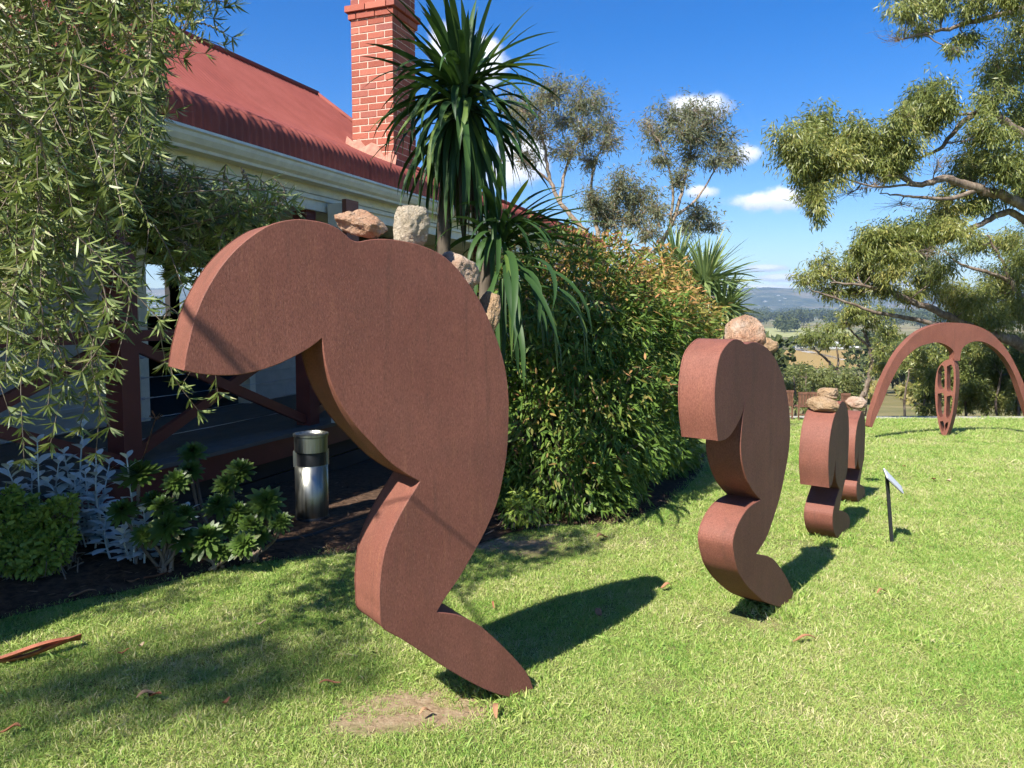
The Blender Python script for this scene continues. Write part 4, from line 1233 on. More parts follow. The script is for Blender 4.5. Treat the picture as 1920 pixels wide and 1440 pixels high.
def build_cordylines():
    g = np.random.default_rng(21)
    Y = 5.3
    b = ground(842, 985); b = Vector((at(842, 700, Y).x, Y, 0.03))
    root = empty('cordyline', b, 'tall dark green cordyline with two spiky drooping heads behind the largest sculpture', 'cordyline')
    c1 = at(868, 165, Y); c2 = at(935, 440, Y - .05); c3 = at(945, 500, Y - .25)
    st = MB()
    st.tube(smooth_poly([b, b + Vector((.0, 0, .9)), at(832, 450, Y), at(838, 350, Y), at(862, 230, Y), c1], 26), [.052 - .0007 * i for i in range(26)], 10)
    st.build('trunk', M['cord_trunk'], root, smooth=True)
    s2 = MB()
    s2.tube(smooth_poly([b + Vector((.04, 0, .3)), at(905, 640, Y), at(912, 520, Y), c2], 14), .045, 10)
    s2.build('trunk', M['cord_trunk'], root, smooth=True)
    a = Acc()
    sword(a, c1, 46, .68, .050, 35, 88, 30, g, spread=.05, start=1)
    sword(a, c1, 60, .66, .048, -15, 40, 70, g, spread=.06, start=1.2)
    sword(a, c1 - Vector((0, 0, .10)), 80, .74, .050, -65, -5, 65, g, spread=.06, start=1.5)
    sword(a, c1 - Vector((0, 0, .22)), 70, .74, .046, -86, -45, 35, g, spread=.07, start=1.6)
    a.obj('leaf_head', M['cord_leaf'], root, smooth=True)
    a = Acc()
    sword(a, c1 - Vector((0, 0, .30)), 60, .62, .022, -89, -66, 20, g, spread=.06, start=1.5)
    a.obj('dead_leaf_skirt', M['cord_dead'], root, smooth=True)
    a = Acc()
    sword(a, c2, 20, .66, .052, 10, 55, 45, g, spread=.05, start=1, az=(-25, 60))
    sword(a, c2, 30, .46, .048, -10, 70, 75, g, spread=.05, start=1)
    sword(a, c2, 16, .55, .046, -50, 20, 80, g, spread=.06, start=1.2, az=(-120, 10))
    a.obj('leaf_head', M['cord_leaf'], root, smooth=True)
    a = Acc()
    sword(a, c3, 14, .85, .044, -30, 40, 115, g, spread=.07, start=1.5, az=(-100, -10))
    sword(a, c3 - Vector((0, 0, .05)), 14, .80, .040, -80, -20, 60, g, spread=.07, start=1.5, az=(-130, 0))
    a.obj('leaf_head', M['cord_leaf'], root, smooth=True)
    # cabbage palms beyond the hedge
    for i, (px, py, Yp, r, lb) in enumerate([(1268, 508, 13.0, .78, 'left cabbage palm head of the pair rising behind the hedge'), (1322, 528, 12.5, .84, 'larger right cabbage palm rising behind the hedge'), (1356, 576, 12.3, .56, 'lowest cabbage palm head hanging over the end of the hedge')]):
        c = at(px, py, Yp); base = Vector((c.x, c.y, hz(c.x, c.y)))
        rt = empty('cabbage_palm', base, lb, 'palm', 'cabbage palms behind the hedge')
        MB().tube([base, base.lerp(c, .5) + Vector((.03, .02, 0)), c], [.09, .075, .06], 8).build('trunk', M['gum_wood'], rt, smooth=True)
        a = Acc()
        sword(a, c, 130, r, .038, 5, 88, 22, g, spread=.05, start=1, tw=.6); sword(a, c, 110, r, .038, -60, 15, 30, g, spread=.05, start=1, tw=.6)
        a.obj('leaf_head', M['cord_bright'], rt, smooth=True)
build_cordylines()

# ------------------------------------------------------------------ hedge shrubs
def shrub(name, label, cat, base, blobs, n, leaf, L, W, seed, tips=0.0, group=None, wood='bb_wood', hang=.45, prof=(.25, 1, .75, 0), stem=.018):
    """blobs: (centre, radii). leaves on the outer shell and some inside; stems from the base"""
    g = np.random.default_rng(seed)
    root = empty(name, base, label, cat, group)
    C = np.array([tuple(b[0]) for b in blobs]); Rd = np.array([b[1] for b in blobs])
    wt_ = (Rd[:, 0] * Rd[:, 2] + Rd[:, 1] * Rd[:, 2] + Rd[:, 0] * Rd[:, 1]); wt_ = wt_ / wt_.sum()
    k = g.choice(len(blobs), n, p=wt_)
    d = unit(g.normal(0, 1, (n, 3)))
    rr = 1 - np.abs(g.normal(0, .13, n)); rr = np.where(g.random(n) < .22, g.uniform(.45, .95, n), rr)
    # lumps on the surface
    lump = 1 + .14 * np.sin(d[:, 0] * 7 + k) * np.sin(d[:, 1] * 6 + 2 * k) + .10 * np.sin(d[:, 2] * 9 + k * 3) + .06 * np.sin(d[:, 0] * 17 + d[:, 2] * 13 + k)
    P = C[k] + d * Rd[k] * (rr * lump)[:, None]
    # drop leaves buried deep in another blob
    deep = np.zeros(n, bool)
    for i in range(len(blobs)):
        q = np.linalg.norm((P - C[i]) / Rd[i], axis=1); deep |= (q < .55) & (k != i)
    P = P[~deep]; d = d[~deep]; k = k[~deep]; rr = rr[~deep]; n = len(P)
    keep = P[:, 2] > base[2] + .02; P, d, rr = P[keep], d[keep], rr[keep]; n = len(P)
    T = d * .8 + np.array([0, 0, -1.0]) * hang + g.normal(0, .55, (n, 3))
    Nn = d + np.array([0, 0, .6]) + g.normal(0, .6, (n, 3))
    V, F, kk = leaves(P, T, Nn, L * g.uniform(.6, 1.25, n), W * g.uniform(.7, 1.25, n), prof, .15)
    rnd = np.clip(g.normal(.42, .25, n), 0, 1)
    # young red leaves stand on the outermost, topmost shoots
    tp = np.clip((rr - .80) * 6, 0, 1) * np.clip(d[:, 2] * 1.8 - .05, 0, 1) * (g.random(n) < tips) * g.uniform(.35, 1, n)
    a = Acc(); a.add(V, F, rnd.repeat(kk), tp.repeat(kk)); a.obj('foliage', leaf, root, tip=True)
    m = 12 * len(blobs)
    kb = g.integers(0, len(blobs), m); tip = C[kb] + unit(g.normal(0, 1, (m, 3))) * Rd[kb] * .75
    st = np.array(base) + np.stack([(C[kb, 0] - base[0]) * .5 + g.normal(0, .1, m), (C[kb, 1] - base[1]) * .5 + g.normal(0, .1, m), np.zeros(m)], 1)
    t = np.linspace(0, 1, 6)[None, :, None]
    Pp = st[:, None] + (tip - st)[:, None] * t + g.normal(0, .03, (m, 6, 3))
    V, F = tubes(Pp, np.linspace(stem, stem * .25, 6)[None].repeat(m, 0), 5)
    a = Acc(); a.add(V, F); a.obj('stems', M[wood], root, smooth=True)
    return root
def build_hedges():
    # (px, py, depth, rx, ry, rz)
    def B(px, py, Y, rx, ry, rz): return (at(px, py, Y), (rx, ry, rz))
    b1 = ground(1060, 960)
    shrub('hedge_shrub', 'near half of the leafy hedge, dark green and shaded, behind the largest sculpture', 'hedge', (b1.x, b1.y + .3, 0),
          [B(1040, 640, 6.7, .85, .9, .95), B(1120, 800, 6.4, .62, .6, .75), B(1010, 830, 6.2, .55, .55, .75), B(1060, 910, 5.95, .55, .35, .42), B(960, 720, 6.6, .6, .7, 1.0), B(1160, 690, 7.0, .75, .8, .85)],
          46000, M['hedge_leaf'], .080, .019, 31, .30, 'leafy hedge along the house')
    b2 = ground(1220, 880)
    shrub('hedge_shrub', 'far half of the hedge with sunlit bronze red leaf tips on top', 'hedge', (b2.x, b2.y, hz(b2.x, b2.y)),
          [B(1130, 590, 7.4, .80, .8, .70), B(1190, 620, 7.6, .62, .7, .62), B(1225, 620, 8.5, .70, .8, .70), B(1255, 690, 8.3, .50, .6, .75), B(1250, 800, 8.2, .38, .5, .7), B(1090, 575, 7.6, .75, .7, .55), B(1285, 640, 9.0, .40, .6, .55), B(1215, 830, 7.8, .45, .5, .6)],
          46000, M['hedge_sunlit'], .080, .019, 32, .80, 'leafy hedge along the house')
    b3 = ground(985, 985)
    shrub('low_shrub', 'small sprig of light green leaves at the foot of the hedge', 'shrub', (b3.x, b3.y, 0), [B(985, 950, 5.45, .13, .1, .13), B(960, 960, 5.45, .08, .1, .09)], 420, M['jade_leaf'], .055, .017, 33, stem=.005)
    b4 = at(1362, 640, 14.5)
    shrub('lime_bush', 'lime green rounded bush between hedge end and the red boulder', 'bush', (b4.x, b4.y, hz(b4.x, b4.y)), [(b4 + Vector((0, 0, -.1)), (.5, .5, .45)), (b4 + Vector((.15, .3, -.6)), (.6, .6, .6))], 9000, M['lime_leaf'], .06, .02, 34)
build_hedges()

# ------------------------------------------------------------------ bottlebrush tree, upper left
def inside_poly(px, py, poly):
    c = False; j = len(poly) - 1
    for i in range(len(poly)):
        xi, yi = poly[i]; xj, yj = poly[j]
        if (yi > py) != (yj > py) and px < (xj - xi) * (py - yi) / (yj - yi) + xi: c = not c
        j = i
    return c
def build_bottlebrush():
    rs = random.Random(77); g = np.random.default_rng(77)
    base = Vector((-2.75, 3.5, 0))
    root = empty('bottlebrush_tree', base, 'weeping bottlebrush tree with narrow leaves and seed capsules filling the upper left', 'tree')
    strands = []                                   # (tip, length, leaf density, spread)
    def S(px, py, Y, ln, nl=26, side=None): strands.append((at(px, py, Y), ln, nl, side))
    main = [(-70, -90), (380, -90), (390, -10), (310, 120), (300, 190), (310, 240), (270, 330), (250, 430), (210, 480), (-70, 500)]
    n = 0
    while n < 540:
        px, py = rs.uniform(-70, 400), rs.uniform(-90, 500)
        if not inside_poly(px, py, main): continue
        S(px, py, rs.uniform(2.7, 4.0), rs.uniform(.20, .40), 30); n += 1
    # dark inner mass above the head of the sculpture
    dk = [(200, 330), (330, 372), (420, 395), (520, 405), (500, 432), (440, 450), (400, 520), (340, 530), (250, 470)]
    n = 0
    while n < 170:
        px, py = rs.uniform(200, 530), rs.uniform(320, 530)
        if not inside_poly(px, py, dk): continue
        S(px, py, rs.uniform(3.4, 4.1), rs.uniform(.14, .24), 26); n += 1
    # single hanging strands below
    for (px, py, ln) in [(30, 640, .6), (75, 560, .6), (20, 780, .6), (45, 860, .55), (95, 830, .6), (70, 700, .5), (130, 740, .6), (165, 620, .6), (185, 760, .62), (180, 850, .5), (215, 690, .5),
                         (105, 620, .5), (140, 545, .5), (240, 540, .45), (265, 520, .4), (200, 560, .4), (310, 680, .25), (372, 770, .30), (408, 735, .22), (345, 715, .2), (330, 650, .2), (155, 690, .5),
                         (60, 480, .4), (10, 560, .5), (120, 470, .4), (300, 600, .35), (350, 560, .3), (250, 600, .4), (90, 760, .45), (10, 700, .5), (-30, 820, .6), (-40, 640, .6), (150, 800, .3), (205, 800, .5)] + [(rs.uniform(-40, 215), rs.uniform(480, 720), rs.uniform(.22, .4)) for _ in range(42)]:
        Yd = 2.85 + rs.uniform(-.15, .35)
        if px > 300 and py > 600: Yd = 3.15
        S(px, py, Yd, ln, 26)
    # sprays reaching right
    for (px, py, ln, sx) in [(545, 375, .40, 1), (520, 400, .35, 1), (500, 385, .4, 1), (555, 395, .35, 1), (470, 410, .4, 1), (420, 85, .3, 1), (385, 100, .3, 1), (435, 70, .28, 1), (330, 90, .3, 1), (440, 8, .3, 1), (380, 20, .3, 1), (420, 15, .3, 1), (310, 215, .25, 1), (330, 205, .2, 1), (290, 300, .3, 1), (345, 110, .3, 1), (400, 35, .25, 1)]:
        S(px, py, 3.45 + rs.uniform(-.15, .15) if py > 300 else 3.7, ln, 30, sx)
    # the crown above and behind the picture, throwing shade on roof and plants
    for (cx, cy, cz, rx, ry, rz, cnt) in [(-2.5, 4.6, 4.9, 1.1, 1.0, .6, 130), (-1.75, 3.7, 4.75, .65, .7, .40, 80), (-3.3, 5.2, 5.0, .9, .9, .6, 90), (-3.5, 2.65, 3.3, .6, .55, .4, 75), (-4.3, 2.35, 3.3, .6, .6, .4, 60), (-4.0, 1.75, 3.2, .45, .45, .35, 30)]:
        k = 0
        while k < cnt:
            d = Vector((rs.uniform(-1, 1), rs.uniform(-1, 1), rs.uniform(-1, 1)))
            if d.length > 1: continue
            strands.append((Vector((cx + d.x * rx, cy + d.y * ry, cz + d.z * rz)), rs.uniform(.3, .55), 30, None)); k += 1
    # wood: trunk and a few limbs outside the frame; the last two added for their shadow
    wd = Acc()
    limbs = [([base, base + Vector((.05, .0, .8)), (-2.75, 3.45, 1.6), (-2.75, 3.5, 2.6), (-2.7, 3.9, 3.8), (-2.3, 4.3, 4.7)], .10, .03),
             ([(-2.75, 3.6, 3.2), (-2.4, 3.6, 4.0), (-1.9, 3.7, 4.6), (-1.2, 3.9, 4.9)], .04, .012),
             ([(-2.75, 3.45, 1.5), (-2.5, 3.1, 2.3), (-2.2, 3.0, 2.9), (-1.9, 3.1, 3.0)], .03, .008),
             ([(-2.75, 3.5, 2.3), (-2.9, 2.6, 3.4), (-3.1, 1.4, 4.4)] + [on_plane(F1, N1, px, py, 0) + SUN_DIR * 2.7 for (px, py) in ((300, 535), (375, 600))], .03, .006),
             ([on_plane(F1, N1, px, py, 0) + SUN_DIR * 2.7 for (px, py) in ((375, 600), (490, 700), (630, 815), (770, 932), (905, 1042))], .006, .005)]  # unseen limb added to cast the thin shadow line across the largest sculpture
    LP = []
    for pts, r0, r1 in limbs:
        q = smooth_poly(pts, 26); V, F = tubes(np.array([tuple(p) for p in q])[None], np.linspace(r0, r1, 26)[None], 8); wd.add(V, F)
        LP += q[6:] if r0 == .10 else []
    LPn = np.array([tuple(p) for p in LP])
    lv = Acc(); cp = Acc()
    K = 8
    tw = []; caps = []
    Pl = []; Tl = []; Nl = []; Ll = []; Rl = []
    for (tip, ln, nl, side) in strands:
        d = Vector((rs.gauss(0, .22), rs.gauss(0, .22), -1)) if side is None else Vector((.9, rs.gauss(-.1, .3), rs.uniform(-.25, .35)))
        d.normalize()
        st = tip - d * ln
        st.x -= .18 * ln
        mid = (st + tip) / 2 + Vector((rs.gauss(.03, .04), rs.gauss(0, .04), .03))
        path = smooth_poly([st, mid, tip], K)
        # link the strand to the closest limb by a thin twig
        if rs.random() < .10:
            a = LPn[int(np.argmin(np.linalg.norm(LPn - np.array(tuple(st)), axis=1)))]
            A = Vector(a); tw.append([tuple(A.lerp(st, i / (K - 1)) + Vector((0, 0, .10 * math.sin(math.pi * i / (K - 1))))) for i in range(K)])
        tw.append([tuple(p) for p in path])
        # leaf whorls
        nW = max(5, int(ln / .034))
        shade_r = rs.gauss(.45, .12)
        for w in range(nW):
            t = w / (nW - 1); u = t * (K - 1); i = min(int(u), K - 2); c = path[i].lerp(path[i + 1], u - i); tg = (path[i + 1] - path[i]).normalized()
            if rs.random() < .20 and w < nW - 1: continue
            m = rs.randint(4, 6) if w < nW - 1 else rs.randint(13, 19)
            for _ in range(m):
                v = Vector((rs.gauss(0, 1), rs.gauss(0, 1), rs.gauss(0, 1))); v = (v - tg * v.dot(tg)).normalized()
                dirn = tg * rs.uniform(.35, 1.0) + v * rs.uniform(.5, 1.0)
                Pl.append(tuple(c)); Tl.append(tuple(dirn)); Nl.append((v.y + rs.gauss(0, .4), -v.x + rs.gauss(0, .4), 1 + rs.gauss(0, .5)))
                Ll.append(rs.uniform(.05, .092)); Rl.append(min(1, max(0, rs.gauss(shade_r, .22))))
        # woody seed capsules along the older stem
        if rs.random() < .42:
            t0 = rs.uniform(.1, .5)
            for q in range(rs.randint(12, 22)):
                t = t0 + .022 * q
                if t > .95: break
                u = t * (K - 1); i = min(int(u), K - 2); c = path[i].lerp(path[i + 1], u - i)
                a = q * 2.4
                caps.append(c + Vector((math.cos(a) * .007, math.sin(a) * .007, 0)))
    n = len(Pl)
    V, F, kk = leaves(np.array(Pl), np.array(Tl), np.array(Nl), np.array(Ll), g.uniform(.0066, .0100, n), (.35, 1.0, .85, .05), -.15)
    lv.add(V, F, np.array(Rl).repeat(kk)); lv.obj('leaves', M['bb_leaf'], root)
    T = np.array(tw); V, F = tubes(T, np.linspace(.0032, .0016, K)[None].repeat(len(T), 0), 4); wd.add(V, F)
    wd.obj('branches', M['bb_wood'], root, smooth=True)
    # capsules as small octahedra
    o8 = np.array([(1, 0, 0), (0, 1, 0), (-1, 0, 0), (0, -1, 0), (0, 0, 1), (0, 0, -1)]) * .0060
    f8 = np.array([(0, 1, 4), (1, 2, 4), (2, 3, 4), (3, 0, 4), (1, 0, 5), (2, 1, 5), (3, 2, 5), (0, 3, 5)])
    Cc = np.array([tuple(c) for c in caps])
    V = (Cc[:, None] + o8[None]).reshape(-1, 3); F = (np.arange(len(Cc))[:, None, None] * 6 + f8[None]).reshape(-1, 3)
    o = link('seed_capsules', np_mesh('seed_capsules', V, F, M['bb_cap'], smooth=True), root); o['kind'] = 'stuff'
build_bottlebrush()

# ------------------------------------------------------------------ plants of the garden bed
def rosette(acc, c, r, g, nrm=(0, 0, 1), layers=5, per=15):
    """aeonium rosette of spoon leaves"""
    nrm = np.array(nrm, float); nrm /= np.linalg.norm(nrm)
    x = np.cross(nrm, [0.3, .9, .1]); x /= np.linalg.norm(x); y = np.cross(nrm, x)
    for l in range(layers):
        f = (l + 1) / layers; n = per
        a = np.arange(n) * 2 * math.pi / n + l * .4 + g.normal(0, .06, n)
        el = math.radians(80 - 72 * f) + g.normal(0, .08, n)
        T = (np.cos(a)[:, None] * x + np.sin(a)[:, None] * y) * np.cos(el)[:, None] + nrm * np.sin(el)[:, None]
        P = np.tile(np.array(c) - nrm * .007 * l, (n, 1))
        Ls = r * (.45 + .6 * f) * g.uniform(.85, 1.12, n)
        V, F, kk = leaves(P, T, np.tile(nrm, (n, 1)), Ls, Ls * .24, (.25, .45, .85, 1.0, .25), .12)
        acc.add(V, F, np.clip(.12 + .6 * f * g.uniform(.5, 1.25, n), 0, 1).repeat(kk))
def build_bed_plants():
    g = np.random.default_rng(8); rs = random.Random(8)
    # aeoniums
    pl = [('tallest dark green aeonium rosette beside the veranda post', [(258, 885, 4.55, .135)]),
          ('aeonium with several rosettes in the middle of the bed', [(305, 945, 4.45, .095), (228, 955, 4.45, .10), (312, 985, 4.4, .12), (330, 900, 4.6, .10), (270, 1000, 4.4, .085), (345, 960, 4.5, .08), (285, 935, 4.55, .09), (340, 1010, 4.45, .09)]),
          ('aeonium clump with sunlit rosette left of the bin', [(500, 938, 4.75, .13), (445, 955, 4.7, .09), (408, 945, 4.7, .11), (470, 980, 4.65, .09), (525, 975, 4.7, .08), (490, 1000, 4.65, .08), (430, 985, 4.65, .085), (480, 955, 4.75, .10)]),
          ('low aeonium rosettes at the front of the bed', [(385, 1005, 4.5, .125), (455, 1018, 4.5, .105), (415, 1030, 4.5, .08), (360, 1035, 4.5, .075)]),
          ('shaded aeonium against the veranda skirt', [(450, 880, 5.1, .12), (425, 905, 5.0, .10), (355, 880, 5.0, .10), (360, 845, 5.1, .10)])]
    for lb, rr in pl:
        cs = [at(px, py, Y) for px, py, Y, r in rr]
        bx = sum((c.x for c in cs)) / len(cs); by = sum((c.y for c in cs)) / len(cs)
        root = empty('aeonium', (bx, by, 0.03), lb, 'succulent', 'aeoniums in the garden bed')
        for c, (px, py, Y, r) in zip(cs, rr):
            acc = Acc(); rosette(acc, tuple(c), r, g, (rs.uniform(-.15, .5), rs.uniform(-1.1, -.5), 1)); acc.obj('rosette', M['aeon_leaf'], root, smooth=True)
            MB().tube(smooth_poly([(bx + rs.uniform(-.06, .06), by + rs.uniform(-.04, .06), .02), ((bx + c.x) / 2 + rs.uniform(-.05, .05), (by + c.y) / 2 + .05, c.z * .45), (c.x, c.y + .02, c.z - .02)], 10), .011, 6).build('stem', M['bb_wood'], root, smooth=True)
    # silver leaved shrubs
    def silver(px0, px1, pys, Y, lb, seed):
        r2 = random.Random(seed); g2 = np.random.default_rng(seed)
        cx = at((px0 + px1) / 2, 950, Y).x
        root = empty('silver_plant', (cx, Y, .03), lb, 'plant', 'silver leaved plants in the garden bed')
        acc = Acc(); st = MB()
        for (px, py) in pys:
            tip = at(px, py, Y + r2.uniform(-.15, .2)); b = Vector((cx + (tip.x - cx) * .6, Y + r2.uniform(-.05, .1), .02))
            path = smooth_poly([b, b.lerp(tip, .5) + Vector((r2.uniform(-.04, .04), 0, 0)), tip], 12)
            st.tube(path, [.0075 - .0003 * i for i in range(12)], 6)
            for i in range(2, 12):
                c = path[i]; a0 = i * math.pi / 2 + r2.uniform(-.2, .2)
                for q in range(2):
                    a = a0 + q * math.pi
                    el = .25 + .7 * (i / 11) ** 2
                    T = np.array([[math.cos(a) * math.cos(el), math.sin(a) * math.cos(el), math.sin(el)]])
                    L = np.array([r2.uniform(.105, .15) * (1.0 if i < 11 else .7)])
                    V, F, kk = leaves(np.array([tuple(c)]), T, np.array([[0, 0, 1.0]]), L, L * .46, (.18, .5, .9, 1, .75, .12), .30)
                    acc.add(V, F, np.full(kk, r2.random()))
        acc.obj('leaves', M['silver_leaf'], root, smooth=True); st.build('stems', M['silver_leaf'], root, smooth=True)
    silver(0, 110, [(15, 880), (60, 870), (70, 830), (110, 870), (40, 920), (-30, 890), (-10, 930)], 4.68, 'pale silver leaved plant at the left edge of the bed', 1)
    silver(110, 240, [(155, 800), (120, 850), (180, 860), (205, 870), (140, 900), (90, 905), (180, 930), (160, 890)], 4.85, 'tall silver leaved plant in front of the veranda post', 2)
    silver(180, 300, [(230, 1000), (200, 960), (262, 990), (350, 955), (238, 860), (270, 960)], 4.6, 'low silver leaved sprigs under the aeoniums', 3)
    # leafy succulent mound
    c = at(55, 1008, 4.45)
    shrub('green_succulent', 'bright green small leaved succulent mound at the left edge', 'succulent', (c.x, c.y, .02),
          [(c, (.12, .11, .13)), (at(110, 965, 4.5), (.085, .08, .10)), (at(0, 985, 4.4), (.13, .11, .15)), (at(100, 1030, 4.38), (.09, .08, .10)), (at(-60, 960, 4.4), (.14, .12, .15)), (at(45, 950, 4.5), (.07, .07, .07)), (at(30, 1045, 4.32), (.12, .09, .10)), (at(78, 985, 4.45), (.08, .08, .08)), (at(125, 1005, 4.45), (.05, .05, .07)), (at(20, 930, 4.5), (.045, .05, .05)), (at(130, 940, 4.5), (.035, .04, .04)), (at(65, 1055, 4.3), (.09, .07, .07)), (at(-30, 1040, 4.3), (.12, .09, .10))], 7000, M['jade_leaf'], .040, .019, 12, hang=-.2, prof=(.3, .8, 1, .3), stem=.005)
    # a dead flower stalk beside the post
    p0 = at(265, 870, 4.6); st = MB().tube(smooth_poly([p0, at(278, 830, 4.55), at(290, 790, 4.55), at(300, 775, 4.55)], 12), .0035, 5)
    for q in ((285, 770), (305, 778), (298, 785), (280, 780)): st.tube([at(293, 785, 4.55), at(q[0], q[1], 4.55)], [.003, .005], 5)
    tag(st.build('dry_flower_stalk', M['chip']), 'bent dry flower stalk in front of the veranda wires', 'stalk')
build_bed_plants()

# ------------------------------------------------------------------ trees
def CL(lst, Y, dz=.6, k=1.0, seed=0, dens=1.0, Ljit=.5):
    """clumps from photograph positions: (px, py, rx, ry) at depth Y +- dz"""
    rs = random.Random(seed); out = []
    for (px, py, rx, ry) in lst:
        y = Y + rs.uniform(-dz, dz); c = at(px, py, y); f = y / FPX
        a, b = rx * f * k, ry * f * k
        out.append((c, (a, (a + b) / 2, b), dens * rx * ry))
    return out
def P_(pts): return [at(px, py, Y) for px, py, Y in pts]
def build_trees():
    G = 'gum trees around the lawn'
    # big gum reaching in from the right
    tb = Vector((11.2, 14.8, hz(11.2, 14.8)))
    limbs = [([tb, (11.0, 14.8, 1.6), (11.2, 14.9, 3.4), (10.9, 15.2, 6.0), (10.6, 15.2, 9.0)], .34, .14),
             ([(11.0, 14.8, 2.6)] + P_([(1990, 430, 14.6), (1900, 375, 14.3), (1835, 355, 14.2), (1775, 335, 14.0), (1715, 345, 13.9), (1650, 300, 13.9), (1560, 285, 13.8)]), .13, .02),
             ([(11.1, 14.9, 3.6)] + P_([(1990, 300, 14.6), (1900, 240, 14.5), (1850, 208, 14.4), (1800, 235, 14.4), (1760, 280, 14.3), (1710, 300, 14.2)]), .11, .018),
             (P_([(1850, 208, 14.4), (1800, 215, 14.2), (1740, 215, 14.2), (1690, 210, 14.2)]), .035, .01),
             ([(10.9, 15.1, 6.2)] + P_([(1960, 20, 14.6), (1850, 35, 14.4), (1770, 55, 14.2), (1680, 75, 14.0)]), .09, .012),
             (P_([(1990, 470, 14.6), (1900, 400, 14.6), (1840, 420, 14.5), (1760, 455, 14.4), (1690, 440, 14.2), (1640, 455, 14.2)]), .08, .012),
             (P_([(1835, 355, 14.2), (1780, 372, 14.0), (1700, 368, 13.9), (1650, 362, 13.9)]), .05, .008),
             (P_([(1715, 345, 13.9), (1640, 350, 13.8), (1560, 330, 13.8), (1520, 350, 13.8)]), .025, .006)]
    cl = CL([(1490, 275, 44, 42), (1535, 245, 45, 38), (1590, 262, 48, 36), (1560, 300, 46, 40), (1640, 262, 48, 34), (1690, 285, 42, 38), (1620, 305, 46, 34), (1525, 335, 34, 44), (1530, 385, 28, 32), (1505, 300, 34, 30),
             (1725, 185, 36, 34), (1765, 205, 38, 36), (1735, 230, 36, 26), (1690, 225, 24, 22), (1670, 320, 36, 28)], 13.9, .5, 1.08, 1, 2.0)
    cl += CL([(1880, 130, 42, 52), (1915, 215, 45, 52), (1860, 255, 40, 36), (1895, 310, 48, 46), (1835, 295, 44, 36), (1800, 320, 34, 30), (1930, 60, 46, 46), (1860, 190, 26, 30), (1940, 330, 46, 50), (1830, 380, 44, 28), (1770, 395, 44, 32), (1790, 430, 32, 26)], 14.4, .7, 1.08, 2, 1.7)
    cl += CL([(1700, 15, 46, 24), (1760, -10, 54, 34), (1830, 5, 52, 30), (1720, 55, 30, 20), (1815, 75, 34, 20), (1795, 95, 24, 14), (1900, -20, 60, 46), (1680, -30, 50, 30)], 14.2, .6, 1, 3, 1.0)
    cl += CL([(1690, 445, 48, 32), (1640, 450, 38, 30), (1735, 440, 40, 30), (1610, 470, 24, 18), (1680, 480, 36, 22)], 14.3, .5, 1.05, 4, 1.9)
    cl += CL([(1640, 345, 60, 26), (1590, 365, 60, 22), (1690, 385, 50, 20), (1760, 300, 40, 24), (1680, 70, 44, 20), (1700, 220, 50, 16), (1740, 480, 50, 24)], 13.9, .4, 1, 12, 0)
    cl += [((11.5, 15.5, 7.5), (1.6, 1.6, 1.3), 2600), ((10.2, 14.0, 8.8), (1.5, 1.5, 1.2), 2600), ((12.8, 14.2, 5.5), (1.3, 1.3, 1.2), 2000)]
    make_tree('gum_tree', 'large spreading gum tree whose limbs reach in from the right edge', tb, limbs, cl, M['gum_leaf'], M['gum_wood'], .105, .021, 101, group=G, twigs=34, br=.018, jig=.13)
    # second gum lower down, limbs crossing behind the arch
    tb = Vector((15.2, 19.9, hz(15.2, 19.9)))
    limbs = [([tb, (15.0, 19.8, 0.4), (14.8, 19.7, 2.2), (14.6, 19.6, 4.0)], .30, .12),
             ([(15.0, 19.8, -.3)] + P_([(1900, 640, 19.2), (1840, 622, 19.0), (1770, 590, 18.8), (1700, 560, 18.6), (1640, 540, 18.4), (1560, 530, 18.3)]), .16, .02),
             (P_([(1840, 625, 19.0), (1790, 615, 18.8), (1720, 600, 18.7), (1640, 585, 18.5), (1570, 560, 18.4), (1520, 545, 18.3)]), .085, .012),
             ([(14.8, 19.7, 2.0)] + P_([(1960, 580, 19.3), (1905, 545, 19.2), (1880, 490, 19.1), (1850, 440, 19.1)]), .10, .02),
             (P_([(1900, 530, 19.2), (1850, 510, 19.0), (1800, 495, 19.0), (1770, 470, 19)]), .06, .015)]
    cl = CL([(1515, 520, 26, 22), (1545, 500, 34, 28), (1590, 505, 36, 26), (1560, 540, 34, 22), (1630, 515, 36, 30), (1600, 545, 30, 22), (1680, 505, 38, 30), (1660, 545, 32, 22), (1730, 520, 40, 32), (1700, 555, 32, 24), (1780, 545, 40, 30), (1770, 500, 32, 28), (1830, 565, 38, 34), (1650, 475, 34, 26), (1620, 480, 30, 24), (1720, 475, 40, 26)], 18.6, .8, 1.05, 5, 1.5)
    cl += CL([(1900, 520, 44, 40), (1860, 545, 40, 40), (1910, 580, 44, 40), (1860, 600, 40, 30), (1930, 480, 44, 40), (1800, 590, 36, 24), (1890, 450, 36, 30), (1820, 460, 36, 26), (1950, 620, 40, 40)], 19.4, .9, 1.05, 6, 1.7)
    make_tree('gum_tree', 'lower gum tree with dark crooked limbs spreading above the arch sculpture', tb, limbs, cl, M['gum_leaf'], M['gum_wood'], .115, .024, 102, group=G, twigs=34, br=.018, jig=.13)
    # tree with slanting dark trunk left of the arch
    tb = at(1600, 790, 26); tb.z = hz(tb.x, tb.y)
    limbs = [([tb] + P_([(1605, 770, 26), (1622, 735, 26), (1632, 690, 26), (1630, 650, 26), (1618, 620, 26)]), .13, .04), (P_([(1632, 690, 26), (1645, 650, 26.2), (1660, 625, 26.4)]), .06, .02), (P_([(1630, 650, 26), (1600, 625, 25.8), (1585, 605, 25.7)]), .05, .015)]
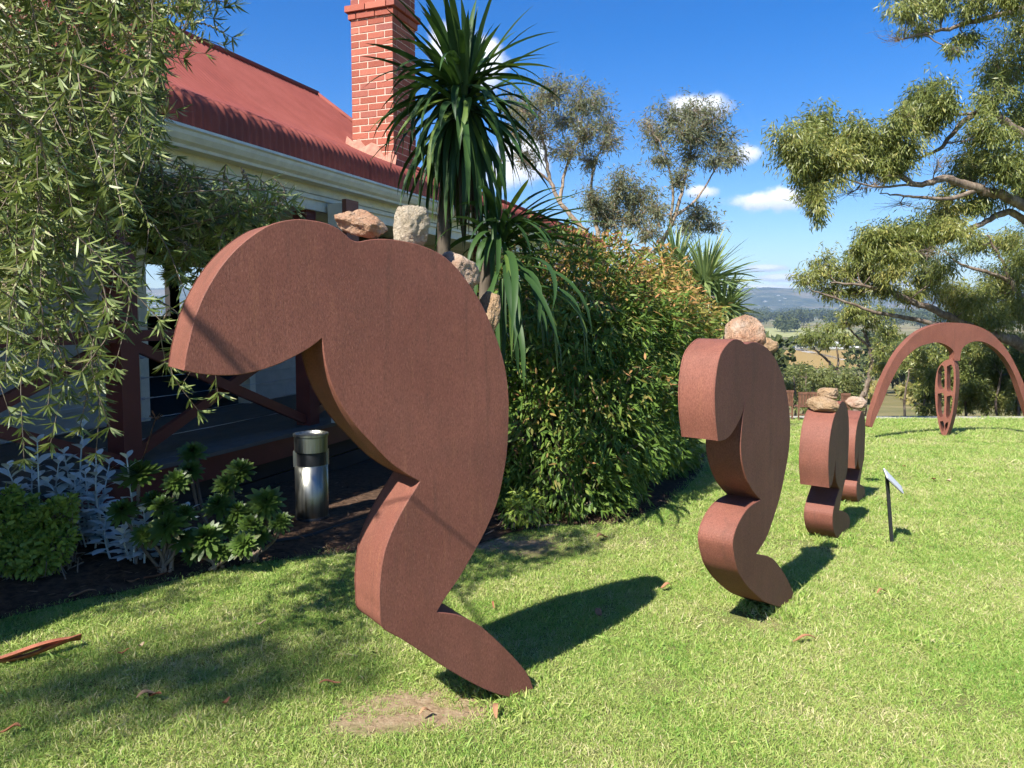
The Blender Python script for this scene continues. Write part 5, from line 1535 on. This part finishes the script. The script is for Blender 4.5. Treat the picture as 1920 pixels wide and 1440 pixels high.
    make_tree('gum_tree', 'gum with a thin slanting dark trunk left of the arch sculpture', tb, limbs, CL([(1640, 600, 30, 24), (1610, 590, 28, 22), (1665, 625, 28, 26), (1655, 655, 26, 22), (1590, 600, 22, 18), (1660, 690, 28, 22), (1600, 575, 26, 18)], 26, .8, 1, 7, 1.3), M['gum_leaf'], M['gum_wood'], .14, .032, 103, group=G, twigs=20)
    # small round topped tree before the valley
    tb = at(1575, 760, 34); tb.z = hz(tb.x, tb.y)
    limbs = [([tb] + P_([(1572, 730, 34), (1568, 700, 34), (1555, 680, 34), (1535, 660, 34)]), .13, .04), (P_([(1568, 700, 34), (1572, 675, 34), (1568, 650, 34)]), .06, .03)]
    make_tree('gum_tree', 'small round crowned tree standing out against the valley', tb, limbs, CL([(1535, 620, 24, 18), (1560, 615, 26, 18), (1585, 628, 24, 16), (1515, 635, 20, 15), (1550, 640, 30, 14), (1600, 640, 18, 12)], 34, .8, 1, 8, 1.6), M['gum_leaf'], M['gum_wood'], .17, .04, 104, group=G, twigs=18)
    # bushes on the bank
    spots = [((1488, 705, 30), [(1492, 700, 22, 20), (1512, 708, 26, 22), (1480, 722, 28, 24), (1505, 738, 32, 28), (1465, 745, 26, 22)], 'olive green bush on the bank left of the rusty stands'),
             ((1545, 728, 28), [(1532, 705, 28, 20), (1560, 708, 26, 20), (1540, 732, 32, 26), (1570, 742, 28, 24), (1520, 755, 26, 20)], 'olive green bush on the bank behind the stacked tan stones'),
             ((1600, 735, 27), [(1600, 722, 22, 20), (1590, 745, 26, 22), (1585, 705, 22, 18), (1606, 765, 20, 14)], 'thin bush at the foot of the slanting trunk'),
             ((1730, 700, 22), [(1712, 680, 20, 18), (1728, 690, 26, 26), (1728, 722, 22, 24), (1740, 715, 26, 26), (1742, 745, 24, 24), (1738, 768, 24, 12), (1745, 665, 24, 20), (1720, 665, 20, 16)], 'dense dark bush seen through the left half of the arch'),
             ((1845, 710, 22), [(1820, 690, 30, 28), (1850, 680, 30, 28), (1835, 720, 32, 28), (1870, 715, 30, 28), (1850, 750, 34, 24), (1815, 745, 28, 24), (1880, 750, 30, 24), (1890, 690, 28, 28), (1830, 655, 28, 20), (1870, 650, 30, 22)], 'dense dark tree filling the right half of the arch'),
             ((1905, 700, 21), [(1915, 680, 30, 30), (1925, 720, 30, 30), (1910, 755, 30, 22), (1950, 690, 34, 40), (1940, 750, 34, 24), (1920, 640, 30, 26)], 'dark bush at the right edge behind the arch leg'),
             ((1790, 690, 24), [(1780, 650, 24, 20), (1775, 690, 26, 26), (1800, 700, 24, 28), (1785, 735, 26, 24), (1790, 765, 26, 14)], 'bush directly behind the pierced pod')]
    for i, ((px, py, Y), cs, lb) in enumerate(spots):
        b = at(px, 800, Y); b.z = hz(b.x, b.y)
        top = at(px, py, Y)
        limbs = [([b, b.lerp(top, .5) + Vector((.1, 0, 0)), top], .07, .02), ([b, b.lerp(top, .5) + Vector((-.4, .2, 0)), top + Vector((-.4, 0, .1))], .05, .02), ([b, b.lerp(top, .4) + Vector((.5, .2, 0)), top + Vector((.5, 0, .1))], .05, .02)]
        make_tree('bank_tree', lb, b, limbs, CL(cs, Y, .8, 1.05, 20 + i, 1.9), M['bush_leaf'] if i < 3 else M['gum_leaf'], M['gum_wood'], .12, .034, 110 + i, group='bushy trees on the bank below the lawn', twigs=16, hang=.4)
    # thin crowned gums behind the house
    tb = at(1118, 478, 24); tb.z = hz(tb.x, tb.y)
    limbs = [([tb] + P_([(1128, 500, 24), (1108, 455, 24), (1085, 420, 24), (1050, 380, 24), (1030, 330, 24), (1020, 270, 24), (1010, 220, 24)]), .12, .03),
             (P_([(1050, 380, 24), (1060, 320, 24.2), (1085, 260, 24.3), (1095, 200, 24.4)]), .06, .02), (P_([(1030, 340, 24), (985, 300, 23.8), (960, 250, 23.7)]), .045, .015), (P_([(1128, 500, 24.4), (1122, 440, 24.5), (1110, 380, 24.5), (1112, 320, 24.6), (1135, 260, 24.6)]), .09, .02)]
    cl = CL([(1045, 165, 38, 26), (1015, 185, 34, 26), (1085, 190, 34, 30), (1120, 195, 28, 30), (985, 205, 34, 30), (1135, 235, 26, 26), (1055, 225, 40, 30), (1100, 250, 34, 30), (1010, 250, 36, 30), (965, 250, 26, 28), (1145, 265, 26, 22), (1060, 285, 34, 28), (985, 300, 30, 26), (1105, 300, 26, 24), (960, 195, 22, 22)], 24, .9, 1.2, 9, .9)
    make_tree('gum_tree', 'left of two thin crowned gums behind the house, browner', tb, limbs, cl, M['gum_grey'], M['pale_wood'], .15, .03, 105, group=G, twigs=80, hang=.3, br=.02, jig=.07)
    tb = at(1200, 510, 23); tb.z = hz(tb.x, tb.y)
    limbs = [([tb] + P_([(1200, 500, 23), (1225, 475, 23), (1250, 440, 23), (1265, 405, 23), (1278, 360, 23), (1290, 300, 23), (1300, 250, 23)]), .11, .025),
             (P_([(1265, 405, 23), (1300, 380, 23), (1325, 345, 23.1), (1350, 300, 23.2)]), .05, .015), (P_([(1255, 430, 23), (1262, 360, 22.8), (1250, 300, 22.7), (1235, 260, 22.7)]), .05, .015),
             (P_([(1205, 490, 23), (1185, 470, 22.8), (1160, 440, 22.6), (1150, 400, 22.5)]), .05, .015), (P_([(1272, 480, 23.2), (1270, 440, 23.2), (1290, 410, 23.2)]), .03, .01)]
    cl = CL([(1255, 215, 34, 26), (1300, 210, 36, 26), (1340, 220, 34, 28), (1280, 250, 38, 28), (1325, 260, 36, 28), (1235, 260, 30, 30), (1360, 265, 28, 26), (1375, 295, 26, 22), (1295, 295, 36, 24), (1240, 300, 26, 22), (1345, 300, 28, 22), (1215, 235, 20, 20)], 23, .9, 1.15, 10, 1.0)
    cl += CL([(1165, 340, 34, 26), (1200, 365, 38, 30), (1150, 385, 38, 28), (1120, 395, 30, 24), (1195, 410, 38, 28), (1140, 420, 30, 20), (1230, 395, 26, 26), (1310, 400, 32, 22), (1290, 425, 32, 20), (1335, 425, 24, 14), (1275, 335, 26, 20), (1105, 370, 24, 24), (1220, 435, 26, 16)], 22.6, .8, 1.12, 11, 1.2)
    make_tree('gum_tree', 'right of two thin crowned gums behind the house, grey green', tb, limbs, cl, M['gum_grey'], M['pale_wood'], .14, .03, 106, group=G, twigs=70, hang=.35, br=.02, jig=.07)
    # gum standing behind the viewer; only its shadow reaches the lawn
    tb = Vector((-10.5, -4.6, 0))
    def above(px, py, h):
        q = ground(px, py); return q + SUN_DIR * (h / SUN_DIR.z)
    limbs = [([tb, (-10.4, -4.6, 3), (-10.1, -4.5, 6), (-9.7, -4.3, 8.2)], .28, .08)]
    cl = []
    for (px, py, h, r, n) in [(490, 1215, 8.6, .48, 380), (600, 1190, 8.3, .42, 280), (390, 1265, 8.8, .46, 300), (650, 1235, 8.4, .36, 200), (300, 1290, 8.9, .36, 110), (530, 1260, 8.2, .40, 240)]:
        cl.append((above(px, py, h), (r, r * .8, r * .6), n))
    make_tree('gum_tree', 'gum tree standing behind the viewer that shades a patch of the near lawn', tb, limbs, cl, M['gum_leaf'], M['gum_wood'], .12, .026, 107, group=G, twigs=18, br=.006)
    # shrub and fence seen through the house
    c = HP(11.8, 13.5, 1.6)
    b = Vector((c.x, c.y, hz(c.x, c.y)))
    shrub('garden_shrub', 'green shrub glimpsed through the windows of the house', 'shrub', tuple(b), [(c, (1.2, 1.2, 1.0)), (c + Vector((.3, .2, -1.0)), (1.3, 1.3, 1.2))], 7000, M['lime_leaf'], .11, .035, 41)
build_trees()

def build_pickets():
    a = HP(8.6, 11.2, 0); d = HU
    root = empty('picket_fence', (a.x, a.y, hz(a.x, a.y)), 'dark picket fence glimpsed through the windows of the house', 'fence')
    me = None
    for k in range(30):
        p = a + d * (k * .16)
        o = MB().add([(p + d * x + HW * y) + Vector((0, 0, z)) for (x, y, z) in ((0, 0, .2), (.09, 0, .2), (.09, .02, .2), (0, .02, .2), (0, 0, 1.62), (.09, 0, 1.62), (.09, .02, 1.62), (0, .02, 1.62), (.045, 0, 1.72), (.045, .02, 1.72))],
                     [(0, 1, 5, 8, 4), (3, 7, 9, 6, 2), (0, 4, 7, 3), (1, 2, 6, 5), (4, 8, 9, 7), (5, 6, 9, 8), (0, 3, 2, 1)]).build('picket', M['dark'], root)
    MB().bar(a + Vector((0, 0, .6)) + HW * .04, a + d * 4.8 + Vector((0, 0, .6)) + HW * .04, .03, .08).build('rail', M['dark'], root)
    MB().bar(a + Vector((0, 0, 1.35)) + HW * .04, a + d * 4.8 + Vector((0, 0, 1.35)) + HW * .04, .03, .08).build('rail', M['dark'], root)
build_pickets()

# ------------------------------------------------------------------ rusty stands at the far edge of the lawn
def build_stand(px, top, bot, w_px, Y, lb):
    b = at(px, bot, Y); b.z = hz(b.x, b.y); H = (bot - top) / FPX * Y; w = w_px / FPX * Y
    root = empty('rusty_stand', b, lb, 'stand', 'rusty steel stands at the far edge of the lawn')
    for sx in (-1, 1):
        for sy in (0, 1):
            MB().bar(b + Vector((sx * w / 2, sy * .35, -.03)), b + Vector((sx * w / 2, sy * .35, H if sy == 0 else H * .5)), .025, .025, up=(0, 1, 0)).build('leg', M['rust_old'], root)
    for z in (.5, .22): MB().bar(b + Vector((-w / 2, 0, H * z)), b + Vector((w / 2, 0, H * z)), .02, .02).build('rail', M['rust_old'], root)
    z0, z1 = H * .52, H
    fr = MB(); fr.box((b.x - w / 2 - .02, b.y - .02, b.z + z1 - .05), (b.x + w / 2 + .02, b.y + .01, b.z + z1)); fr.build('panel_top', M['rust_old'], root)
    n = 6
    for k in range(n):
        x = b.x - w / 2 + w * (k + .5) / n
        MB().box((x - w / n * .36, b.y - .012, b.z + z0), (x + w / n * .36, b.y + .004, b.z + z1 - .052)).build('slat', M['rust_old'], root)
    MB().box((b.x - w / 2, b.y + .02, b.z + H * .46), (b.x + w / 2, b.y + .36, b.z + H * .49)).build('seat', M['rust_old'], root)
build_stand(1513, 733, 788, 32, 15.3, 'rusty slatted steel stand left of the stacked tan stones')
build_stand(1476, 731, 788, 18, 15.5, 'rusty steel stand mostly hidden behind the second sculpture')
build_stand(1584, 735, 788, 14, 15.3, 'rusty steel stand peeking out between the tan and pink stones')

# ------------------------------------------------------------------ vineyard slope and valley
def build_valley():
    g = np.random.default_rng(55); rs = random.Random(55)
    # vine rows on the slope: one row = one thing
    for k in range(9):
        n = 1300
        t = (np.arange(n) + g.random(n)) / n
        a = Vector((20.0 + k * 2.6, 56.0 - k * 1.3, 0)); b = a + Vector((33, 66, 0))
        x = a.x + (b.x - a.x) * t + g.normal(0, .22, n); y = a.y + (b.y - a.y) * t + g.normal(0, .22, n)
        z = np.vectorize(hz)(x, y) + g.uniform(.25, 1.25, n)
        P = np.stack([x, y, z], 1)
        V, F, kk = diamonds(P, g.normal(0, 1, (n, 3)), g.normal(0, 1, (n, 3)), g.uniform(.4, .8, n), g.uniform(.3, .5, n))
        me = np_mesh('vine_row', V, F, M['vine'], g.random(n).repeat(kk))
        tag(link('vine_row', me, origin=(a.x, a.y, hz(a.x, a.y))), ('nearest left row', 'second row', 'third row', 'fourth row', 'middle row', 'sixth row', 'seventh row', 'eighth row', 'rightmost row')[k] + ' of yellowing grape vines on the slope, counted from the left', 'vines', 'vine rows on the slope below the lawn')
    # fields on the valley floor
    def field(nm, c, mat):
        V = []; K = 14
        for i in range(K):
            for j in range(K):
                a = Vector(c[0]).lerp(Vector(c[1]), i / (K - 1)); b_ = Vector(c[3]).lerp(Vector(c[2]), i / (K - 1)); p = a.lerp(b_, j / (K - 1))
                V.append((p.x, p.y, hz(p.x, p.y) + .35))
        F = [(i * K + j, i * K + j + 1, (i + 1) * K + j + 1, (i + 1) * K + j) for i in range(K - 1) for j in range(K - 1)]
        tag(link(nm, np_mesh(nm, V, np.array(F), mat, smooth=True)), kind='structure')
    field('vineyard_field', [(105, 300, 0), (165, 300, 0), (235, 435, 0), (150, 435, 0)], M['field_brown'])
    field('paddock', [(210, 640, 0), (300, 640, 0), (420, 960, 0), (300, 960, 0)], M['field_green'])
    field('farm_track', [(146, 300, 0), (150, 300, 0), (172, 455, 0), (166, 455, 0)], M['path'])
    # far trees: a few shared crown meshes
    protos = []
    for s in range(6):
        gg = np.random.default_rng(200 + s)
        nb = 7; cs = np.stack([gg.normal(0, .32, nb), gg.normal(0, .32, nb), gg.uniform(.45, 1.0, nb)], 1); rr = gg.uniform(.22, .42, nb)
        n = 520
        k = gg.integers(0, nb, n); d = unit(gg.normal(0, 1, (n, 3)))
        P = cs[k] + d * (rr[k] * gg.uniform(.6, 1.05, n))[:, None] * np.array([1, 1, .7])
        V, F, kk = diamonds(P, d + gg.normal(0, .6, (n, 3)), gg.normal(0, 1, (n, 3)) + d, gg.uniform(.10, .2, n), gg.uniform(.08, .15, n))
        tv, tf = tubes(np.array([[(0, 0, -.05), (.02, 0, .4), (0, .02, .8)]]), np.array([[.04, .03, .02]]), 5)
        acc = Acc(); acc.add(V, F, gg.random(n).repeat(kk)); acc.add(tv, tf, np.full(len(tv), .6))
        protos.append(np_mesh('valley_tree', np.concatenate(acc.V), np.concatenate(acc.F), M['far_tree'], np.concatenate(acc.A)))
    def vt(x, y, h, lb, grp='trees scattered over the valley'):
        o = bpy.data.objects.new('valley_tree', protos[rs.randrange(6)]); COL.objects.link(o)
        o.location = (x, y, hz(x, y) - .1); s = h
        o.scale = (s * rs.uniform(.9, 1.4), s * rs.uniform(.9, 1.4), s); o.rotation_euler = (0, 0, rs.uniform(0, 6.28))
        tag(o, lb, 'tree', grp)
    # groups in the valley: around the house, the sheds, the paddock edge and the far plain
    for (px, Y, h) in [(1420, 430, 9), (1438, 420, 7), (1466, 450, 6), (1478, 470, 5), (1490, 440, 5), (1415, 520, 10), (1500, 480, 6), (1520, 470, 6), (1545, 440, 6), (1600, 460, 7), (1630, 470, 8), (1640, 430, 9), (1390, 450, 9), (1405, 400, 8), (1620, 520, 9)]:
        x = (px - 960) / FPX * Y; vt(x, Y, h, 'small green tree around the white sheds in the valley', 'trees around the valley sheds')
    for (px, Y, h) in [(1475, 800, 15), (1466, 820, 12), (1483, 790, 12), (1490, 830, 10), (1470, 760, 9)]:
        x = (px - 960) / FPX * Y; vt(x, Y, h, 'tree in the small clump standing alone in the pale paddock', 'clump of trees in the paddock')
    for k in range(150):
        Y = 950 * (1 + rs.random() ** 1.5 * 1.9); x = (rs.uniform(1330, 2000) - 960) / FPX * Y
        vt(x, Y, rs.uniform(9, 17) * (1 + Y / 4000), 'dark tree in the belt of woodland across the valley', 'woodland belt across the valley')
    for k in range(60):
        Y = rs.uniform(90, 330); x = (rs.uniform(1640, 2050) - 960) / FPX * Y
        vt(x, Y, rs.uniform(5, 9), 'green tree on the valley side beyond the arch', 'trees on the valley side')
    for k in range(26):
        Y = rs.uniform(60, 150); x = (rs.uniform(1330, 1480) - 960) / FPX * Y
        vt(x, Y, rs.uniform(3, 5), 'low tree on the slope below the hedge end', 'trees on the slope below the hedge')
    # red roofed house
    def hb(px, Y, w, d, h, rh, wall, roof, lb, cat, name):
        x = (px - 960) / FPX * Y; z = hz(x, Y)
        root = empty(name, (x, Y, z), lb, cat)
        MB().box((x - w / 2, Y, z - .5), (x + w / 2, Y + d, z + h)).build('wall', wall, root)
        e = .5
        MB().add([(x - w / 2 - e, Y - e, z + h), (x + w / 2 + e, Y - e, z + h), (x + w / 2 + e, Y + d + e, z + h), (x - w / 2 - e, Y + d + e, z + h), (x - w / 2 + d * .35, Y + d / 2, z + h + rh), (x + w / 2 - d * .35, Y + d / 2, z + h + rh)],
                 [(0, 1, 5, 4), (1, 2, 5), (2, 3, 4, 5), (3, 0, 4), (3, 2, 1, 0)]).build('roof', roof, root)
        for q in range(3):
            cx = x - w / 2 + w * (q + .5) / 3
            MB().box((cx - w * .07, Y - .06, z + h * .3), (cx + w * .07, Y - .01, z + h * .8)).build('window', M['glass_dark'], root)
    hb(1450, 455, 11, 8, 3.0, 2.0, M['white_wall'], M['orange_roof'], 'distant white house with orange red tiled roof in the valley', 'house', 'valley_house')
    for i, (px, Y, w, h, lb) in enumerate([(1508, 470, 11, 3.2, 'white shed left of the group in the valley'), (1572, 460, 7, 3.0, 'smaller middle white shed in the valley'), (1596, 470, 10, 3.6, 'right hand white shed in the valley'), (1540, 480, 6, 2.6, 'lowest white shed in the valley')]):
        hb(px, Y, w, 8, h, 1.0, M['shed'], M['shed'], lb, 'shed', 'valley_shed')
build_valley()

# ------------------------------------------------------------------ grass of the lawn
def build_grass():
    g = np.random.default_rng(99)
    coll = bpy.data.collections.new('grass_tufts')
    for s in range(8):
        gg = np.random.default_rng(300 + s); n = 18
        P = np.stack([gg.normal(0, .022, n), gg.normal(0, .022, n), np.full(n, -.004)], 1)
        T = gg.normal(0, .5, (n, 3)); T[:, 2] = 1.0
        flat = gg.random(n) < .3; T[flat, 2] = .35
        V, F, kk = leaves(P, T, gg.normal(0, 1, (n, 3)) * np.array([1, 1, .15]), gg.uniform(.020, .046, n), gg.uniform(.0021, .0036, n), (.8, 1.0, .65, .08), .35)
        o = bpy.data.objects.new('grass_tuft', np_mesh('grass_tuft', V, F, M['grass'], gg.random(n).repeat(kk)))
        coll.objects.link(o)
    pts = []; scl = []
    for (d0, d1, dens, sc) in [(1.7, 3.4, 3300, .95), (3.4, 5.0, 2600, 1.0), (5.0, 7.5, 1150, 1.2), (7.5, 11, 520, 1.5), (11, 16.0, 260, 1.9)]:
        x0, x1 = -1.0 * d1 - 2.0, 1.0 * d1 + 2.0
        n = int((x1 - x0) * (d1 - d0) * dens)
        x = g.uniform(x0, x1, n); y = g.uniform(d0, d1, n)
        k = (np.abs(x) < 1.0 * y + 2.0)
        x, y = x[k], y[k]
        k = ~in_bed(x, y); k2 = g.random(len(x)) < .05
        # ragged edge: a few tufts creep into the bed
        wob = .07 * np.sin(x * 9) + .05 * np.sin(x * 23)
        k = ~in_bed(x, y - .06 - wob) | (k2 & ~in_bed(x, y - .22))
        x, y = x[k], y[k]
        b = bare_np(x, y); nse = np.array([mnoise.noise(Vector((a * 3.1, c * 3.1, 0))) + .6 * mnoise.noise(Vector((a * 9, c * 9, 4))) for a, c in zip(x, y)]) 
        k = g.random(len(x)) > np.clip(b * (1.0 + nse * .9) + nse * .40, 0, .97)
        x, y = x[k], y[k]; nse = nse[k]; b = b[k]
        pts.append(np.stack([x, y, np.vectorize(hz)(x, y)], 1)); scl.append(sc * g.uniform(.7, 1.25, len(x)) * (1 + .25 * nse) * (1 - .35 * b))
    for (F_, cnt, rad) in ((F1, 150, .22), (F2, 150, .20), (F3, 130, .20), (F4, 130, .20), (ground(1674, 1022), 40, .06), (ground(1775, 820), 110, .22), (ground(1768, 1204), 70, .10)):
        a_ = g.uniform(0, 6.283, cnt); r_ = rad * np.sqrt(g.uniform(.05, 1, cnt))
        x = F_.x + np.cos(a_) * r_ - .04; y = F_.y + np.sin(a_) * r_ + .02
        pts.append(np.stack([x, y, np.vectorize(hz)(x, y)], 1)); scl.append(g.uniform(1.1, 1.9, cnt) * (1 + .03 * F_.y))
    P = np.concatenate(pts); Sc = np.concatenate(scl); n = len(P)
    Sc = np.where(g.random(n) < .018, Sc * 1.6, Sc)
    me = bpy.data.meshes.new('grass'); me.vertices.add(n); me.vertices.foreach_set('co', P.astype(np.float32).ravel())
    a = me.attributes.new('scl', 'FLOAT', 'POINT'); a.data.foreach_set('value', Sc.astype(np.float32))
    rot = np.stack([g.normal(0, .12, n), g.normal(0, .12, n), g.uniform(0, 6.283, n)], 1).astype(np.float32)
    a = me.attributes.new('rot', 'FLOAT_VECTOR', 'POINT'); a.data.foreach_set('vector', rot.ravel())
    a = me.attributes.new('idx', 'INT', 'POINT'); a.data.foreach_set('value', g.integers(0, 8, n).astype(np.int32))
    o = link('grass', me); tag(o, 'short green lawn grass with dry yellow blades', 'grass', kind='stuff')
    me.materials.append(M['grass'])
    ng = bpy.data.node_groups.new('grass_blades', 'GeometryNodeTree')
    ng.interface.new_socket('Geometry', in_out='INPUT', socket_type='NodeSocketGeometry'); ng.interface.new_socket('Geometry', in_out='OUTPUT', socket_type='NodeSocketGeometry')
    gi = ng.nodes.new('NodeGroupInput'); go = ng.nodes.new('NodeGroupOutput')
    ci = ng.nodes.new('GeometryNodeCollectionInfo'); ci.inputs['Collection'].default_value = coll; ci.inputs['Separate Children'].default_value = True; ci.inputs['Reset Children'].default_value = True
    ip = ng.nodes.new('GeometryNodeInstanceOnPoints'); ip.inputs['Pick Instance'].default_value = True
    def attr(nm, t):
        q = ng.nodes.new('GeometryNodeInputNamedAttribute'); q.data_type = t; q.inputs['Name'].default_value = nm; return q.outputs['Attribute']
    ng.links.new(gi.outputs[0], ip.inputs['Points']); ng.links.new(ci.outputs[0], ip.inputs['Instance'])
    ng.links.new(attr('idx', 'INT'), ip.inputs['Instance Index']); ng.links.new(attr('rot', 'FLOAT_VECTOR'), ip.inputs['Rotation']); ng.links.new(attr('scl', 'FLOAT'), ip.inputs['Scale'])
    ng.links.new(ip.outputs[0], go.inputs[0])
    md = o.modifiers.new('blades', 'NODES'); md.node_group = ng
    print('grass tufts', n)
build_grass()

# ------------------------------------------------------------------ haze
def build_haze():
    m = bpy.data.materials.new('haze'); m.use_nodes = True; nt = m.node_tree
    for n in list(nt.nodes):
        if n.type != 'OUTPUT_MATERIAL': nt.nodes.remove(n)
    pv = nt.nodes.new('ShaderNodeVolumePrincipled'); pv.inputs['Color'].default_value = (0.52, 0.74, 1.0, 1); pv.inputs['Density'].default_value = 0.00016; pv.inputs['Anisotropy'].default_value = 0.1
    out = [n for n in nt.nodes if n.type == 'OUTPUT_MATERIAL'][0]
    nt.links.new(pv.outputs[0], out.inputs['Volume'])
    o = MB().box((-6200, -1000, -32), (6200, 6200, 330)).build('haze', m)
    tag(o, 'thin pale blue air over the valley', 'haze', kind='stuff')
build_haze()
